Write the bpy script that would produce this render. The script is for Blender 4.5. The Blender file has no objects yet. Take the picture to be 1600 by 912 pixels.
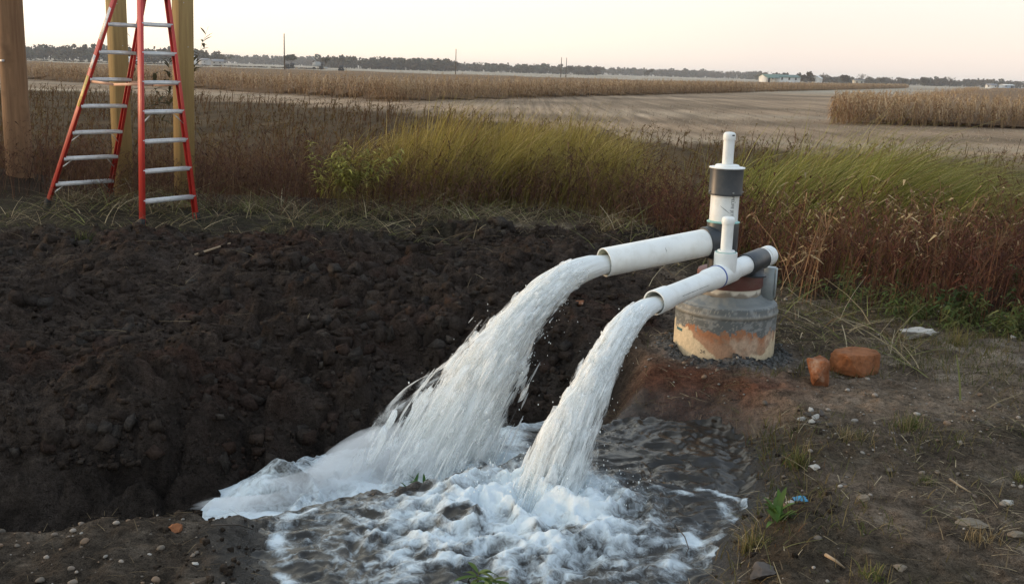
import bpy, bmesh, math
import numpy as np
from mathutils import Matrix, Vector

# ------------------------------------------------------------------ camera, sky, sun, exposure
S = bpy.context.scene
COL = S.collection
FPX, CAMH = 1600.0, 1.75
PITCH, ROLL = math.radians(12.2), math.radians(1.74)
cam = bpy.data.objects.new('camera', bpy.data.cameras.new('camera'))
COL.objects.link(cam)
S.camera = cam
cam.data.sensor_width = 36.0
cam.data.lens = 36.0 * FPX / 1600.0
cam.data.clip_start = 0.05
cam.data.clip_end = 12000.0
CROT = Matrix.Rotation(math.pi / 2 - PITCH, 4, 'X') @ Matrix.Rotation(ROLL, 4, 'Z')
cam.matrix_world = Matrix.Translation((0, 0, CAMH)) @ CROT

SUN_AZ, SUN_EL = math.radians(-76), math.radians(4.0)      # azimuth from +Y, towards +X
world = bpy.data.worlds.new('World')
S.world = world
world.use_nodes = True
wn, wl = world.node_tree.nodes, world.node_tree.links
bg = wn['Background']
sky = wn.new('ShaderNodeTexSky')
sky.sky_type = 'NISHITA'
sky.sun_disc = False
sky.sun_elevation = SUN_EL
sky.sun_rotation = SUN_AZ
sky.dust_density = 2.0
bgs = wn.new('ShaderNodeBackground')
wl.new(sky.outputs[0], bgs.inputs[0])
bgs.inputs[1].default_value = 0.05
tc = wn.new('ShaderNodeTexCoord')
sep = wn.new('ShaderNodeSeparateXYZ')
wl.new(tc.outputs['Generated'], sep.inputs[0])
# evening haze layer: pale peach at the horizon, soft blue-grey overhead
ramp = wn.new('ShaderNodeValToRGB')
wl.new(sep.outputs['Z'], ramp.inputs[0])
el = ramp.color_ramp.elements
el[0].position = 0.0
el[0].color = (0.82, 0.705, 0.635, 1)
el[1].position = 0.90
el[1].color = (0.50, 0.64, 0.84, 1)
for p_, c_ in ((0.03, (0.87, 0.755, 0.675, 1)), (0.10, (0.85, 0.81, 0.765, 1)), (0.30, (0.64, 0.70, 0.75, 1))):
    e_ = el.new(p_)
    e_.color = c_
# broad warm glow around the point where the sun went down
dot = wn.new('ShaderNodeVectorMath')
dot.operation = 'DOT_PRODUCT'
wl.new(tc.outputs['Generated'], dot.inputs[0])
dot.inputs[1].default_value = (math.sin(SUN_AZ), math.cos(SUN_AZ), 0.03)
gr = wn.new('ShaderNodeValToRGB')
wl.new(dot.outputs['Value'], gr.inputs[0])
g = gr.color_ramp.elements
g[0].position = 0.0
g[0].color = (0, 0, 0, 1)
g[1].position = 1.0
g[1].color = (0.85, 0.76, 0.50, 1)
e_ = g.new(0.50)
e_.color = (0.34, 0.295, 0.165, 1)
e_ = g.new(0.80)
e_.color = (0.50, 0.455, 0.33, 1)
addc = wn.new('ShaderNodeMixRGB')
addc.blend_type = 'ADD'
addc.inputs[0].default_value = 1.0
wl.new(ramp.outputs[0], addc.inputs[1])
wl.new(gr.outputs[0], addc.inputs[2])
wl.new(addc.outputs[0], bg.inputs[0])
bg.inputs[1].default_value = 1.2
adds = wn.new('ShaderNodeAddShader')
wl.new(bg.outputs[0], adds.inputs[0])
wl.new(bgs.outputs[0], adds.inputs[1])
wl.new(adds.outputs[0], wn['World Output'].inputs[0])

sl = bpy.data.lights.new('sun', 'SUN')
sl.energy = 2.3
sl.angle = math.radians(10)
sl.color = (1.0, 0.66, 0.38)
sun = bpy.data.objects.new('sun', sl)
COL.objects.link(sun)
sd = Vector((math.sin(SUN_AZ) * math.cos(SUN_EL), math.cos(SUN_AZ) * math.cos(SUN_EL), math.sin(SUN_EL)))
sun.rotation_euler = sd.to_track_quat('Z', 'Y').to_euler()
sun.location = sd * 60

S.view_settings.view_transform = 'Standard'
S.view_settings.look = 'None'
S.view_settings.exposure = 0.0
S.view_settings.gamma = 1.0
S.view_settings.use_curve_mapping = False
S.render.engine = 'CYCLES'
S.cycles.use_denoising = True
S.cycles.max_bounces = 10
S.cycles.diffuse_bounces = 5
S.cycles.glossy_bounces = 3
S.cycles.transmission_bounces = 4
S.cycles.transparent_max_bounces = 24
S.cycles.volume_bounces = 2
S.cycles.caustics_reflective = False
S.cycles.caustics_refractive = False

# ------------------------------------------------------------------ helpers
R_ = np.random.default_rng(7)
M3 = np.array(CROT.to_3x3())


def ray(px, py):
    return M3 @ np.array([(px - 800) / FPX, -(py - 456) / FPX, -1.0])


def P(px, py, d):
    return np.array([0, 0, CAMH]) + ray(px, py) * d


def G(px, py, z):
    v = ray(px, py)
    return np.array([0, 0, CAMH]) + v * ((z - CAMH) / v[2])


def farx(px, y):
    v = ray(px, 110 + (px - 800) * 0.0304)
    return v[0] / v[1] * y


_T = np.random.default_rng(11).random((256, 256))


def vn(x, y, s=0):
    x = np.asarray(x, float) + s * 17.37
    y = np.asarray(y, float) + s * 31.91
    xi = np.floor(x).astype(np.int64)
    yi = np.floor(y).astype(np.int64)
    fx, fy = x - xi, y - yi
    fx = fx * fx * (3 - 2 * fx)
    fy = fy * fy * (3 - 2 * fy)
    x0, x1, y0, y1 = xi & 255, (xi + 1) & 255, yi & 255, (yi + 1) & 255
    return (_T[x0, y0] * (1 - fx) + _T[x1, y0] * fx) * (1 - fy) + (_T[x0, y1] * (1 - fx) + _T[x1, y1] * fx) * fy


def fbm(x, y, o=4, s=0, g=0.5):
    t, a, n, f = 0, 1.0, 0, 1.0
    for k in range(o):
        t = t + a * (vn(np.asarray(x) * f, np.asarray(y) * f, s + k * 3.1) * 2 - 1)
        n += a
        a *= g
        f *= 2.03
    return t / n


def clods_fn(x, y, s=0):
    """packed angular lumps: a random height and tilt per cell, cracks between"""
    x = np.asarray(x, float) + 0.25 * (vn(x, y, s + 1) - 0.5)
    y = np.asarray(y, float) + 0.25 * (vn(x, y, s + 2) - 0.5)
    xi, yi = np.floor(x).astype(np.int64), np.floor(y).astype(np.int64)
    f1 = np.full(x.shape, 9.0)
    f2 = np.full(x.shape, 9.0)
    hh = np.zeros(x.shape)
    k = int(s * 7) & 255
    for dx in (-1, 0, 1):
        for dy in (-1, 0, 1):
            a, b = (xi + dx + k) & 255, (yi + dy) & 255
            ox, oy = xi + dx + _T[a, b] - x, yi + dy + _T[b, a] - y
            d = np.hypot(ox, oy)
            h = _T[(a + 91) & 255, b] - 0.5 + 0.9 * (ox * (_T[a, (b + 57) & 255] - 0.5) + oy * (_T[(a + 33) & 255, (b + 120) & 255] - 0.5))
            n = d < f1
            f2 = np.where(n, f1, np.minimum(f2, d))
            hh = np.where(n, h, hh)
            f1 = np.where(n, d, f1)
    return (hh + 0.45) * sst(0.0, 0.22, f2 - f1) + 0.25 * (1 - f1)


def sst(a, b, x):
    t = np.clip((np.asarray(x, float) - a) / (b - a), 0, 1)
    return t * t * (3 - 2 * t)


def mesh_np(name, V, faces, col=None, smooth=False, extra=None):
    """V (n,3); faces: one (m,k) index array or a list of them; col (n,3) vertex colours; extra {name: (n,)}"""
    if not isinstance(faces, (list, tuple)):
        faces = [faces]
    faces = [np.asarray(f, np.int32) for f in faces if len(f)]
    V = np.asarray(V, np.float32)
    me = bpy.data.meshes.new(name)
    me.vertices.add(len(V))
    me.vertices.foreach_set('co', V.ravel())
    loops = np.concatenate([f.ravel() for f in faces])
    tot = np.concatenate([np.full(len(f), f.shape[1], np.int32) for f in faces])
    st = np.concatenate([[0], np.cumsum(tot)[:-1]]).astype(np.int32)
    me.loops.add(len(loops))
    me.loops.foreach_set('vertex_index', loops)
    me.polygons.add(len(tot))
    me.polygons.foreach_set('loop_start', st)
    if smooth:
        me.polygons.foreach_set('use_smooth', np.ones(len(tot), bool))
    me.update(calc_edges=True)
    if col is not None:
        a = me.attributes.new('Col', 'FLOAT_COLOR', 'POINT')
        c = np.ones((len(V), 4), np.float32)
        c[:, :3] = col
        a.data.foreach_set('color', c.ravel())
    for k, v in (extra or {}).items():
        a = me.attributes.new(k, 'FLOAT', 'POINT')
        a.data.foreach_set('value', np.asarray(v, np.float32))
    return me


def obj(name, me, mat=None, parent=None):
    o = bpy.data.objects.new(name, me)
    COL.objects.link(o)
    if mat is not None and len(me.materials) == 0:
        me.materials.append(mat)
    o.parent = parent
    return o


def empty(name, loc=(0, 0, 0), rz=0.0):
    o = bpy.data.objects.new(name, None)
    COL.objects.link(o)
    o.location = loc
    o.rotation_euler = (0, 0, rz)
    o.empty_display_size = 0.1
    return o


def tag(o, label, cat, group=None):
    o['label'] = label
    o['category'] = cat
    if group:
        o['group'] = group
    return o


def kind(o, k, label=None, cat=None):
    o['kind'] = k
    if label:
        o['label'] = label
    if cat:
        o['category'] = cat
    return o


# ---- simple solids, all returning (V, [faces])
def join(parts):
    Vs, Q, T, n = [], [], [], 0
    for V, F in parts:
        V = np.asarray(V, float)
        for f in (F if isinstance(F, (list, tuple)) else [F]):
            f = np.asarray(f, np.int32)
            if len(f) == 0:
                continue
            (Q if f.shape[1] == 4 else T).append(f + n)
        Vs.append(V)
        n += len(V)
    out = []
    if Q:
        out.append(np.concatenate(Q))
    if T:
        out.append(np.concatenate(T))
    return np.concatenate(Vs), out


def frame_of(d):
    d = np.asarray(d, float)
    d = d / np.linalg.norm(d)
    up = np.array([0, 0, 1.0]) if abs(d[2]) < 0.95 else np.array([0, 1.0, 0])
    a = np.cross(up, d)
    a /= np.linalg.norm(a)
    return a, np.cross(d, a), d


def lathe(profile, org=(0, 0, 0), axis=(0, 0, 1), seg=40):
    """revolve (r, h) pairs about an axis"""
    a, b, d = frame_of(axis)
    th = np.linspace(0, 2 * np.pi, seg, endpoint=False)
    rings = []
    for r, h in profile:
        rings.append(np.asarray(org) + d * h + r * (np.cos(th)[:, None] * a + np.sin(th)[:, None] * b))
    V = np.concatenate(rings)
    F = []
    i = np.arange(seg)
    j = (i + 1) % seg
    for k in range(len(profile) - 1):
        F.append(np.stack([k * seg + i, k * seg + j, (k + 1) * seg + j, (k + 1) * seg + i], 1))
    return V, [np.concatenate(F)]


def beam(p, q, wa, wb, side=None, bev=0.0):
    """bar of section wa (along side) x wb from p to q, chamfered edges"""
    p, q = np.asarray(p, float), np.asarray(q, float)
    d = (q - p) / np.linalg.norm(q - p)
    if side is None:
        a, b, d = frame_of(d)
    else:
        a = np.asarray(side, float) - d * np.dot(side, d)
        a /= np.linalg.norm(a)
        b = np.cross(d, a)
    x, y = wa / 2, wb / 2
    c = bev if bev > 0 else min(wa, wb) * 0.12
    pr = [(-x + c, -y), (x - c, -y), (x, -y + c), (x, y - c), (x - c, y), (-x + c, y), (-x, y - c), (-x, -y + c)]
    V = [p + a * u + b * v for u, v in pr] + [q + a * u + b * v for u, v in pr]
    F = [[i, (i + 1) % 8, 8 + (i + 1) % 8, 8 + i] for i in range(8)]
    caps = [[0, 7, 2, 1], [7, 6, 3, 2], [6, 5, 4, 3], [8, 9, 10, 15], [15, 10, 11, 14], [14, 11, 12, 13]]
    return np.array(V), [np.array(F + caps)]


def tube(pts, rad, seg=6):
    pts = np.asarray(pts, float)
    rad = np.broadcast_to(rad, len(pts))
    V = []
    for i in range(len(pts)):
        t = pts[min(i + 1, len(pts) - 1)] - pts[max(i - 1, 0)]
        a, b, _ = frame_of(t)
        th = np.arange(seg) * 2 * np.pi / seg
        V.append(pts[i] + rad[i] * (np.cos(th)[:, None] * a + np.sin(th)[:, None] * b))
    i = np.arange(seg)
    j = (i + 1) % seg
    F = [np.stack([k * seg + i, k * seg + j, (k + 1) * seg + j, (k + 1) * seg + i], 1) for k in range(len(pts) - 1)]
    V = np.concatenate(V + [pts[:1], pts[-1:]])
    n = len(pts) * seg
    T = np.concatenate([np.stack([j, i, np.full(seg, n)], 1), np.stack([n - seg + i, n - seg + j, np.full(seg, n + 1)], 1)])
    return V, [np.concatenate(F), T]


def ico(sub):
    bm = bmesh.new()
    bmesh.ops.create_icosphere(bm, subdivisions=sub, radius=1)
    V = np.array([v.co[:] for v in bm.verts])
    F = np.array([[v.index for v in f.verts] for f in bm.faces])
    bm.free()
    return V, F


ICO1, ICO2, ICO3, ICO4, ICO5 = ico(1), ico(2), ico(3), ico(4), ico(5)


def rock_shape(seed, base=ICO3, rough=0.22, facets=7, sq=(1, 1, 1), hmin=0.55, hmax=0.9):
    r = np.random.default_rng(seed)
    V, F = base
    V = V.copy()
    for _ in range(facets):                       # broken flat faces
        n = r.normal(size=3)
        n /= np.linalg.norm(n)
        h = r.uniform(hmin, hmax)
        d = V @ n
        V = V - np.where(d > h, d - h, 0)[:, None] * n
    k = r.uniform(0, 50)
    dn = fbm(V[:, 0] * 2.3 + k, V[:, 1] * 2.3 + V[:, 2] * 2.0, 4, seed % 13, 0.62)
    V = V * (1 + rough * dn)[:, None] * np.asarray(sq)
    return V, F


def jag(seed):
    """broken angular lump: a cube with its corners knocked about and two of them cut off"""
    r = np.random.default_rng(seed)
    V = np.array([(x, y, z) for x in (-1, 1) for y in (-1, 1) for z in (-1, 1)], float) * 0.75
    V = V * r.uniform(0.55, 1.25, (8, 3)) + r.normal(0, 0.12, (8, 3))
    V = V * [1, r.uniform(0.6, 1.0), r.uniform(0.5, 0.9)]
    F = np.array([(0, 1, 3, 2), (4, 6, 7, 5), (0, 4, 5, 1), (2, 3, 7, 6), (0, 2, 6, 4), (1, 5, 7, 3)])
    T = np.concatenate([F[:, [0, 1, 2]], F[:, [0, 2, 3]]])
    return V, T


def hull_rock(seed, npts=13, sub=4, amp=0.09):
    """angular broken rock: bevelled hull of random points, roughened"""
    r = np.random.default_rng(seed)
    p = r.uniform(-1, 1, (npts, 3))
    ax = r.integers(0, 3, npts)
    p[np.arange(npts), ax] = np.sign(p[np.arange(npts), ax]) * r.uniform(0.8, 1.0, npts)
    bm = bmesh.new()
    for q in p:
        bm.verts.new(q)
    res = bmesh.ops.convex_hull(bm, input=bm.verts[:])
    bmesh.ops.delete(bm, geom=[v for v in bm.verts if not v.link_faces], context='VERTS')
    bmesh.ops.bevel(bm, geom=bm.edges[:], offset=0.05, segments=1, profile=0.5, affect='EDGES')
    bmesh.ops.triangulate(bm, faces=bm.faces[:])
    bmesh.ops.subdivide_edges(bm, edges=bm.edges[:], cuts=sub, use_grid_fill=True)
    bmesh.ops.triangulate(bm, faces=bm.faces[:])
    bm.verts.index_update()
    V = np.array([v.co[:] for v in bm.verts])
    F = np.array([[v.index for v in f.verts] for f in bm.faces])
    bm.free()
    V = V * (1 + amp * fbm(V[:, 0] * 3 + seed, V[:, 1] * 3 + V[:, 2] * 2.3, 4, 5, 0.65) + 0.4 * amp * fbm(V[:, 0] * 14 + V[:, 2] * 9, V[:, 1] * 14 - V[:, 2] * 8, 2, 6))[:, None]
    return V, F


def blades(base, h, lean, width, col, K=5, up=1.0, droop=1.0, tipw=0.15, face=None, tipcol=None, rng=R_):
    """ribbons: base (n,3), h (n,), lean (n,3) horizontal reach at the tip (fraction of h), width (n,), col (n,3)"""
    n = len(base)
    h = np.broadcast_to(h, n)
    width = np.broadcast_to(width, n)
    t = np.linspace(0, 1, K + 1)
    up_ = np.broadcast_to(up, n)
    L = np.broadcast_to(lean, (n, 3))
    dr = np.broadcast_to(droop, n)
    pos = base[:, None, :] + (h[:, None] * t)[:, :, None] * np.array([0, 0, 1.0]) * up_[:, None, None]
    pos = pos + (h[:, None] * (0.35 * t + 0.65 * t ** 2))[:, :, None] * L[:, None, :]
    ll = np.linalg.norm(L, axis=1)
    pos[:, :, 2] -= (h * ll * dr)[:, None] * (0.55 * t ** 3)
    if face is None:
        an = rng.uniform(0, 2 * np.pi, n)
        side = np.stack([np.cos(an), np.sin(an), np.zeros(n)], 1)
    else:
        side = face
    w = (width[:, None] * (1 - (1 - tipw) * t ** 1.5))[:, :, None] * side[:, None, :] * 0.5
    V = np.stack([pos - w, pos + w], 2).reshape(-1, 3)
    i0 = (np.arange(n) * (K + 1) * 2)[:, None] + (np.arange(K) * 2)[None, :]
    F = np.stack([i0, i0 + 1, i0 + 3, i0 + 2], -1).reshape(-1, 4)
    c = np.broadcast_to(col, (n, 3))
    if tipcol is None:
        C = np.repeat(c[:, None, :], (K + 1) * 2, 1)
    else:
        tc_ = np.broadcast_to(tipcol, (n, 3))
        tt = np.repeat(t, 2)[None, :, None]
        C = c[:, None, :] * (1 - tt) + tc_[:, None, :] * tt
    return V, F, C.reshape(-1, 3), pos


class Bag:
    """collects blades and solids with colours into one mesh"""
    def __init__(self):
        self.V, self.Q, self.T, self.C, self.n = [], [], [], [], 0

    def add(self, V, F, C):
        V = np.asarray(V, float)
        for f in (F if isinstance(F, (list, tuple)) else [F]):
            f = np.asarray(f, np.int32)
            if len(f):
                (self.Q if f.shape[1] == 4 else self.T).append(f + self.n)
        self.V.append(V)
        self.C.append(np.broadcast_to(C, (len(V), 3)))
        self.n += len(V)

    def arr(self):
        F = []
        if self.Q:
            F.append(np.concatenate(self.Q))
        if self.T:
            F.append(np.concatenate(self.T))
        return np.concatenate(self.V), F, np.concatenate(self.C)

    def mesh(self, name, smooth=False):
        V, F, C = self.arr()
        return mesh_np(name, V, F, C, smooth)


def scatter(shape, pos, yaw, scale, tint=None):
    """copies of a (V, F, C) shape, joined"""
    V, F, C = shape
    n, m = len(pos), len(V)
    c, s = np.cos(yaw), np.sin(yaw)
    sc = np.asarray(scale, float)
    if sc.ndim == 1:
        sc = np.repeat(sc[:, None], 3, 1)
    X = V[None] * sc[:, None, :]
    out = np.empty((n, m, 3))
    out[:, :, 0] = X[:, :, 0] * c[:, None] - X[:, :, 1] * s[:, None]
    out[:, :, 1] = X[:, :, 0] * s[:, None] + X[:, :, 1] * c[:, None]
    out[:, :, 2] = X[:, :, 2]
    out += pos[:, None, :]
    Fo = [(f[None] + (np.arange(n) * m)[:, None, None]).reshape(-1, f.shape[1]) for f in (F if isinstance(F, (list, tuple)) else [F])]
    Co = np.repeat(C[None], n, 0)
    if tint is not None:
        Co = Co * (tint[:, None, None] if tint.ndim == 1 else tint[:, None, :])
    return out.reshape(-1, 3), Fo, Co.reshape(-1, 3)


# ---- materials
def mat_new(name):
    m = bpy.data.materials.new(name)
    m.use_nodes = True
    nt = m.node_tree
    return m, nt.nodes, nt.links, nt.nodes['Principled BSDF']


def paint(name, col, rough=0.5, spec=0.5, var=0.12, scale=8.0, bump=0.0, bscale=60.0, dirt=None, dirtamt=0.4, metal=0.0, dscale=6.0):
    m, N, L, B = mat_new(name)
    t = N.new('ShaderNodeTexCoord')
    nz = N.new('ShaderNodeTexNoise')
    nz.inputs['Scale'].default_value = scale
    nz.inputs['Detail'].default_value = 6
    L.new(t.outputs['Object'], nz.inputs['Vector'])
    r = N.new('ShaderNodeMapRange')
    r.inputs[1].default_value, r.inputs[2].default_value = 0.3, 0.7
    r.inputs[3].default_value, r.inputs[4].default_value = 1 - var, 1 + var
    L.new(nz.outputs['Fac'], r.inputs[0])
    mx = N.new('ShaderNodeVectorMath')
    mx.operation = 'SCALE'
    mx.inputs[0].default_value = col
    L.new(r.outputs[0], mx.inputs['Scale'])
    last = mx.outputs[0]
    if dirt is not None:
        n2 = N.new('ShaderNodeTexNoise')
        n2.inputs['Scale'].default_value = dscale
        n2.inputs['Detail'].default_value = 8
        n2.inputs['Roughness'].default_value = 0.7
        L.new(t.outputs['Object'], n2.inputs['Vector'])
        r2 = N.new('ShaderNodeMapRange')
        r2.inputs[1].default_value, r2.inputs[2].default_value = 0.48, 0.72
        r2.inputs[3].default_value, r2.inputs[4].default_value = 0, dirtamt
        L.new(n2.outputs['Fac'], r2.inputs[0])
        mm = N.new('ShaderNodeMixRGB')
        L.new(r2.outputs[0], mm.inputs[0])
        L.new(last, mm.inputs[1])
        mm.inputs[2].default_value = (*dirt, 1)
        last = mm.outputs[0]
    L.new(last, B.inputs['Base Color'])
    B.inputs['Roughness'].default_value = rough
    B.inputs['Specular IOR Level'].default_value = spec
    B.inputs['Metallic'].default_value = metal
    if bump > 0:
        nb = N.new('ShaderNodeTexNoise')
        nb.inputs['Scale'].default_value = bscale
        nb.inputs['Detail'].default_value = 5
        L.new(t.outputs['Object'], nb.inputs['Vector'])
        bp = N.new('ShaderNodeBump')
        bp.inputs['Strength'].default_value = bump
        bp.inputs['Distance'].default_value = 0.01
        L.new(nb.outputs['Fac'], bp.inputs['Height'])
        L.new(bp.outputs[0], B.inputs['Normal'])
    return m


def vcol(name, rough=0.8, spec=0.2, trans=0.0, grain=0.0):
    """vertex-colour material; trans = share of light let through thin leaves"""
    m, N, L, B = mat_new(name)
    a = N.new('ShaderNodeAttribute')
    a.attribute_name = 'Col'
    L.new(a.outputs['Color'], B.inputs['Base Color'])
    B.inputs['Roughness'].default_value = rough
    B.inputs['Specular IOR Level'].default_value = spec
    if grain > 0:
        ge = N.new('ShaderNodeNewGeometry')
        gn = N.new('ShaderNodeTexNoise')
        gn.inputs['Scale'].default_value = 55
        gn.inputs['Detail'].default_value = 9
        gn.inputs['Roughness'].default_value = 0.7
        L.new(ge.outputs['Position'], gn.inputs['Vector'])
        gm = N.new('ShaderNodeMapRange')
        gm.inputs[1].default_value, gm.inputs[2].default_value = 0.3, 0.7
        gm.inputs[3].default_value, gm.inputs[4].default_value = 1 - grain, 1 + grain
        L.new(gn.outputs['Fac'], gm.inputs[0])
        gv = N.new('ShaderNodeVectorMath')
        gv.operation = 'SCALE'
        L.new(a.outputs['Color'], gv.inputs[0])
        L.new(gm.outputs[0], gv.inputs['Scale'])
        L.new(gv.outputs[0], B.inputs['Base Color'])
        gb_ = N.new('ShaderNodeBump')
        gb_.inputs['Strength'].default_value = 1.0
        gb_.inputs['Distance'].default_value = 0.03
        L.new(gn.outputs['Fac'], gb_.inputs['Height'])
        L.new(gb_.outputs[0], B.inputs['Normal'])
    if trans > 0:
        tr = N.new('ShaderNodeBsdfTranslucent')
        L.new(a.outputs['Color'], tr.inputs['Color'])
        mx = N.new('ShaderNodeMixShader')
        mx.inputs[0].default_value = trans
        L.new(B.outputs[0], mx.inputs[1])
        L.new(tr.outputs[0], mx.inputs[2])
        L.new(mx.outputs[0], N['Material Output'].inputs[0])
    return m


LEAF = vcol('leaf', 0.7, 0.12, 0.3)
DRY = vcol('dry_plant', 0.9, 0.04, 0.2)
BARK = vcol('bark', 0.9, 0.05)

# ------------------------------------------------------------------ terrain
ZF = -0.95                                          # level of the fields


def poly_sd(X, Y, poly):
    """signed distance to a polygon, positive inside"""
    poly = np.asarray(poly, float)
    d = np.full(X.shape, 1e9)
    ins = np.zeros(X.shape, bool)
    for i in range(len(poly)):
        a, b = poly[i], poly[(i + 1) % len(poly)]
        ab = b - a
        t = np.clip(((X - a[0]) * ab[0] + (Y - a[1]) * ab[1]) / (ab @ ab), 0, 1)
        d = np.minimum(d, np.hypot(X - a[0] - t * ab[0], Y - a[1] - t * ab[1]))
        if a[1] != b[1]:
            c = ((a[1] > Y) != (b[1] > Y)) & (X < (b[0] - a[0]) * (Y - a[1]) / (b[1] - a[1]) + a[0])
            ins ^= c
    return np.where(ins, d, -d)


POOLPX = [(415, 797), (480, 784), (590, 764), (680, 756), (720, 738), (790, 715), (860, 700), (945, 668), (1000, 650),
          (1095, 660), (1150, 690), (1168, 750), (1162, 805), (1118, 850), (1085, 915), (1075, 960), (760, 1000), (430, 950), (405, 870)]
POOL = [G(a, b, -0.2)[:2] for a, b in POOLPX]
TX = [-6, -3, -1.9, -1.58, -1.0, -0.57, 0.0, 0.35, 0.65, 0.95]
TY = [3.7, 4.05, 4.38, 4.58, 4.84, 5.12, 5.46, 5.72, 5.95, 6.1]
TZ = [-0.2, -0.38, -0.5, -0.54, -0.60, -0.62, -0.62, -0.55, -0.3, 0.1]
EX = [-40, -9, -3, 0.75, 1.6, 2.56, 3.77, 8, 30]
EY = [13.5, 12.4, 12.2, 12.2, 10.1, 7.9, 7.05, 6.6, 7.2]
WELL = np.array([1.38, 6.43])


def edge_y(X):
    return np.interp(X, EX, EY)


def ground(X, Y, fine=True, masks=False):
    X = np.asarray(X, float)
    Y = np.asarray(Y, float)
    wob = fbm(X * 0.35, Y * 0.35, 3, 2)
    z = ZF * sst(0.6, 8.5, Y - edge_y(X) + wob * 0.5) + 0.04 * wob * sst(60, 20, Y)
    z = z - 0.10 * sst(-0.4, -1.4, X) * sst(4.6, 3.6, Y)              # foreground shelf left of the pool
    # spoil bank on the left
    soil = sst(1.25, 0.65, X + 0.3 * fbm(X, Y, 2, 5) - 0.16 * (Y - 6)) * sst(-0.05, 0.3, Y - np.interp(X, TX, TY)) * sst(10.5, 9.6, Y + 0.5 * wob - 0.40 * np.clip(X + 3.0, 0, 3))
    berm = sst(-0.2, -1.2, X) * sst(6.6, 8.4, Y) * sst(10.4, 9.2, Y)
    z = z + 0.05 * berm * (0.8 + 0.6 * fbm(X * 0.8, Y * 0.8, 3, 9))
    z = z + 0.30 * np.exp(-(((X + 7.2) / 1.0) ** 2 + ((Y - 14.2) / 1.0) ** 2))   # heap round the big pole
    # trench
    yt, zt = np.interp(X, TX, TY), np.interp(X, TX, TZ)
    dy = Y - yt + 0.06 * fbm(X * 4, Y * 4, 3, 21)
    farside = np.interp(dy, [0, 0.25, 0.6, 1.2, 2.4, 4.5], [0, 0.05, 0.30, 0.46, 0.62, 0.85])
    near = np.interp(-dy, [0, 0.25, 0.56, 0.68, 0.9, 1.3], [0, 0.05, 0.36, 0.43, 0.50, 0.9])
    tr = zt + np.where(dy > 0, farside, near)
    intr = np.clip((z - tr) / 0.3, 0, 1)
    z = np.minimum(z, tr)
    # pool basin
    near_b = (np.abs(X) < 3) & (Y > 1) & (Y < 8)
    sd_ = np.full(X.shape, -3.0)
    if near_b.any():
        sd_[near_b] = poly_sd(X[near_b], Y[near_b], POOL)
    sdw = sd_ + 0.05 * fbm(X * 5, Y * 5, 3, 33)
    pb = np.interp(sdw, [-1.0, -0.35, -0.08, 0.05, 0.35], [0.2, 0.02, -0.13, -0.22, -0.33])
    z = np.minimum(z, pb)
    wet = sst(-0.30, -0.02, sdw) * 1.0
    if fine:
        clod = soil * sst(60, 20, Y)
        z = z + clod * (0.19 * fbm(X * 0.9, Y * 0.9, 3, 40) + 0.05 * fbm(X * 4, Y * 4, 3, 44) + 0.125 * clods_fn(X * 3.6, Y * 3.6, 3) * sst(-0.5, 0.3, fbm(X * 0.9, Y * 0.9, 2, 31)) + 0.045 * clods_fn(X * 9.5, Y * 9.5, 5) + 0.008 * fbm(X * 30, Y * 30, 1, 42))
        rest = (1 - soil) * sst(14, 9, Y)
        z = z + rest * (0.024 * fbm(X * 3, Y * 3, 3, 45) + 0.020 * fbm(X * 11, Y * 11, 3, 46) + 0.012 * fbm(X * 28, Y * 28, 1, 38))
        # lip of mud between pool and trench
        lip = np.exp(-((Y - (yt - 0.68)) / 0.13) ** 2) * sst(-1.7, -1.1, X) * sst(0.1, -0.25, X)
        z = z + lip * (0.0 + 0.05 * fbm(X * 5, Y * 5, 3, 48) + 0.045 * fbm(X * 17, Y * 17, 2, 39))
        # mound of ground straw-covered at the right shoulder of the small jet
        z = z + 0.09 * np.exp(-(((X - 0.62) / 0.16) ** 2 + ((Y - 5.05) / 0.16) ** 2))
        # soil drawn up round the casing
        rr = np.hypot(X - WELL[0], Y - WELL[1])
        z = z + 0.035 * np.exp(-((rr - 0.36) / 0.07) ** 2) * (0.6 + 0.9 * fbm(X * 12, Y * 12, 3, 49))
    if masks:
        return z, soil, wet, intr, sd_
    return z


def gz(x, y):
    return float(ground(np.array([x]), np.array([y]))[0])


def axis_steps(dense0, dense1, step, lo, hi, growth):
    c = list(np.arange(dense0, dense1, step))
    s = step
    x = c[-1]
    while x < hi:
        s *= growth
        x += s
        c.append(x)
    s = step
    x = dense0
    left = []
    while x > lo:
        s *= growth
        x -= s
        left.append(x)
    return np.array(left[::-1] + c)


gx = axis_steps(-4.5, 3.9, 0.025, -5200, 5200, 1.14)
gy = axis_steps(3.1, 11.0, 0.025, -60, 6000, 1.085)
GX, GY = np.meshgrid(gx, gy, indexing='ij')
GZ, soil_m, wet_m, intr_m, pool_sd = ground(GX, GY, True, True)


def mixc(c, d, m):
    return c * (1 - m[..., None]) + np.asarray(d) * m[..., None]


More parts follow.
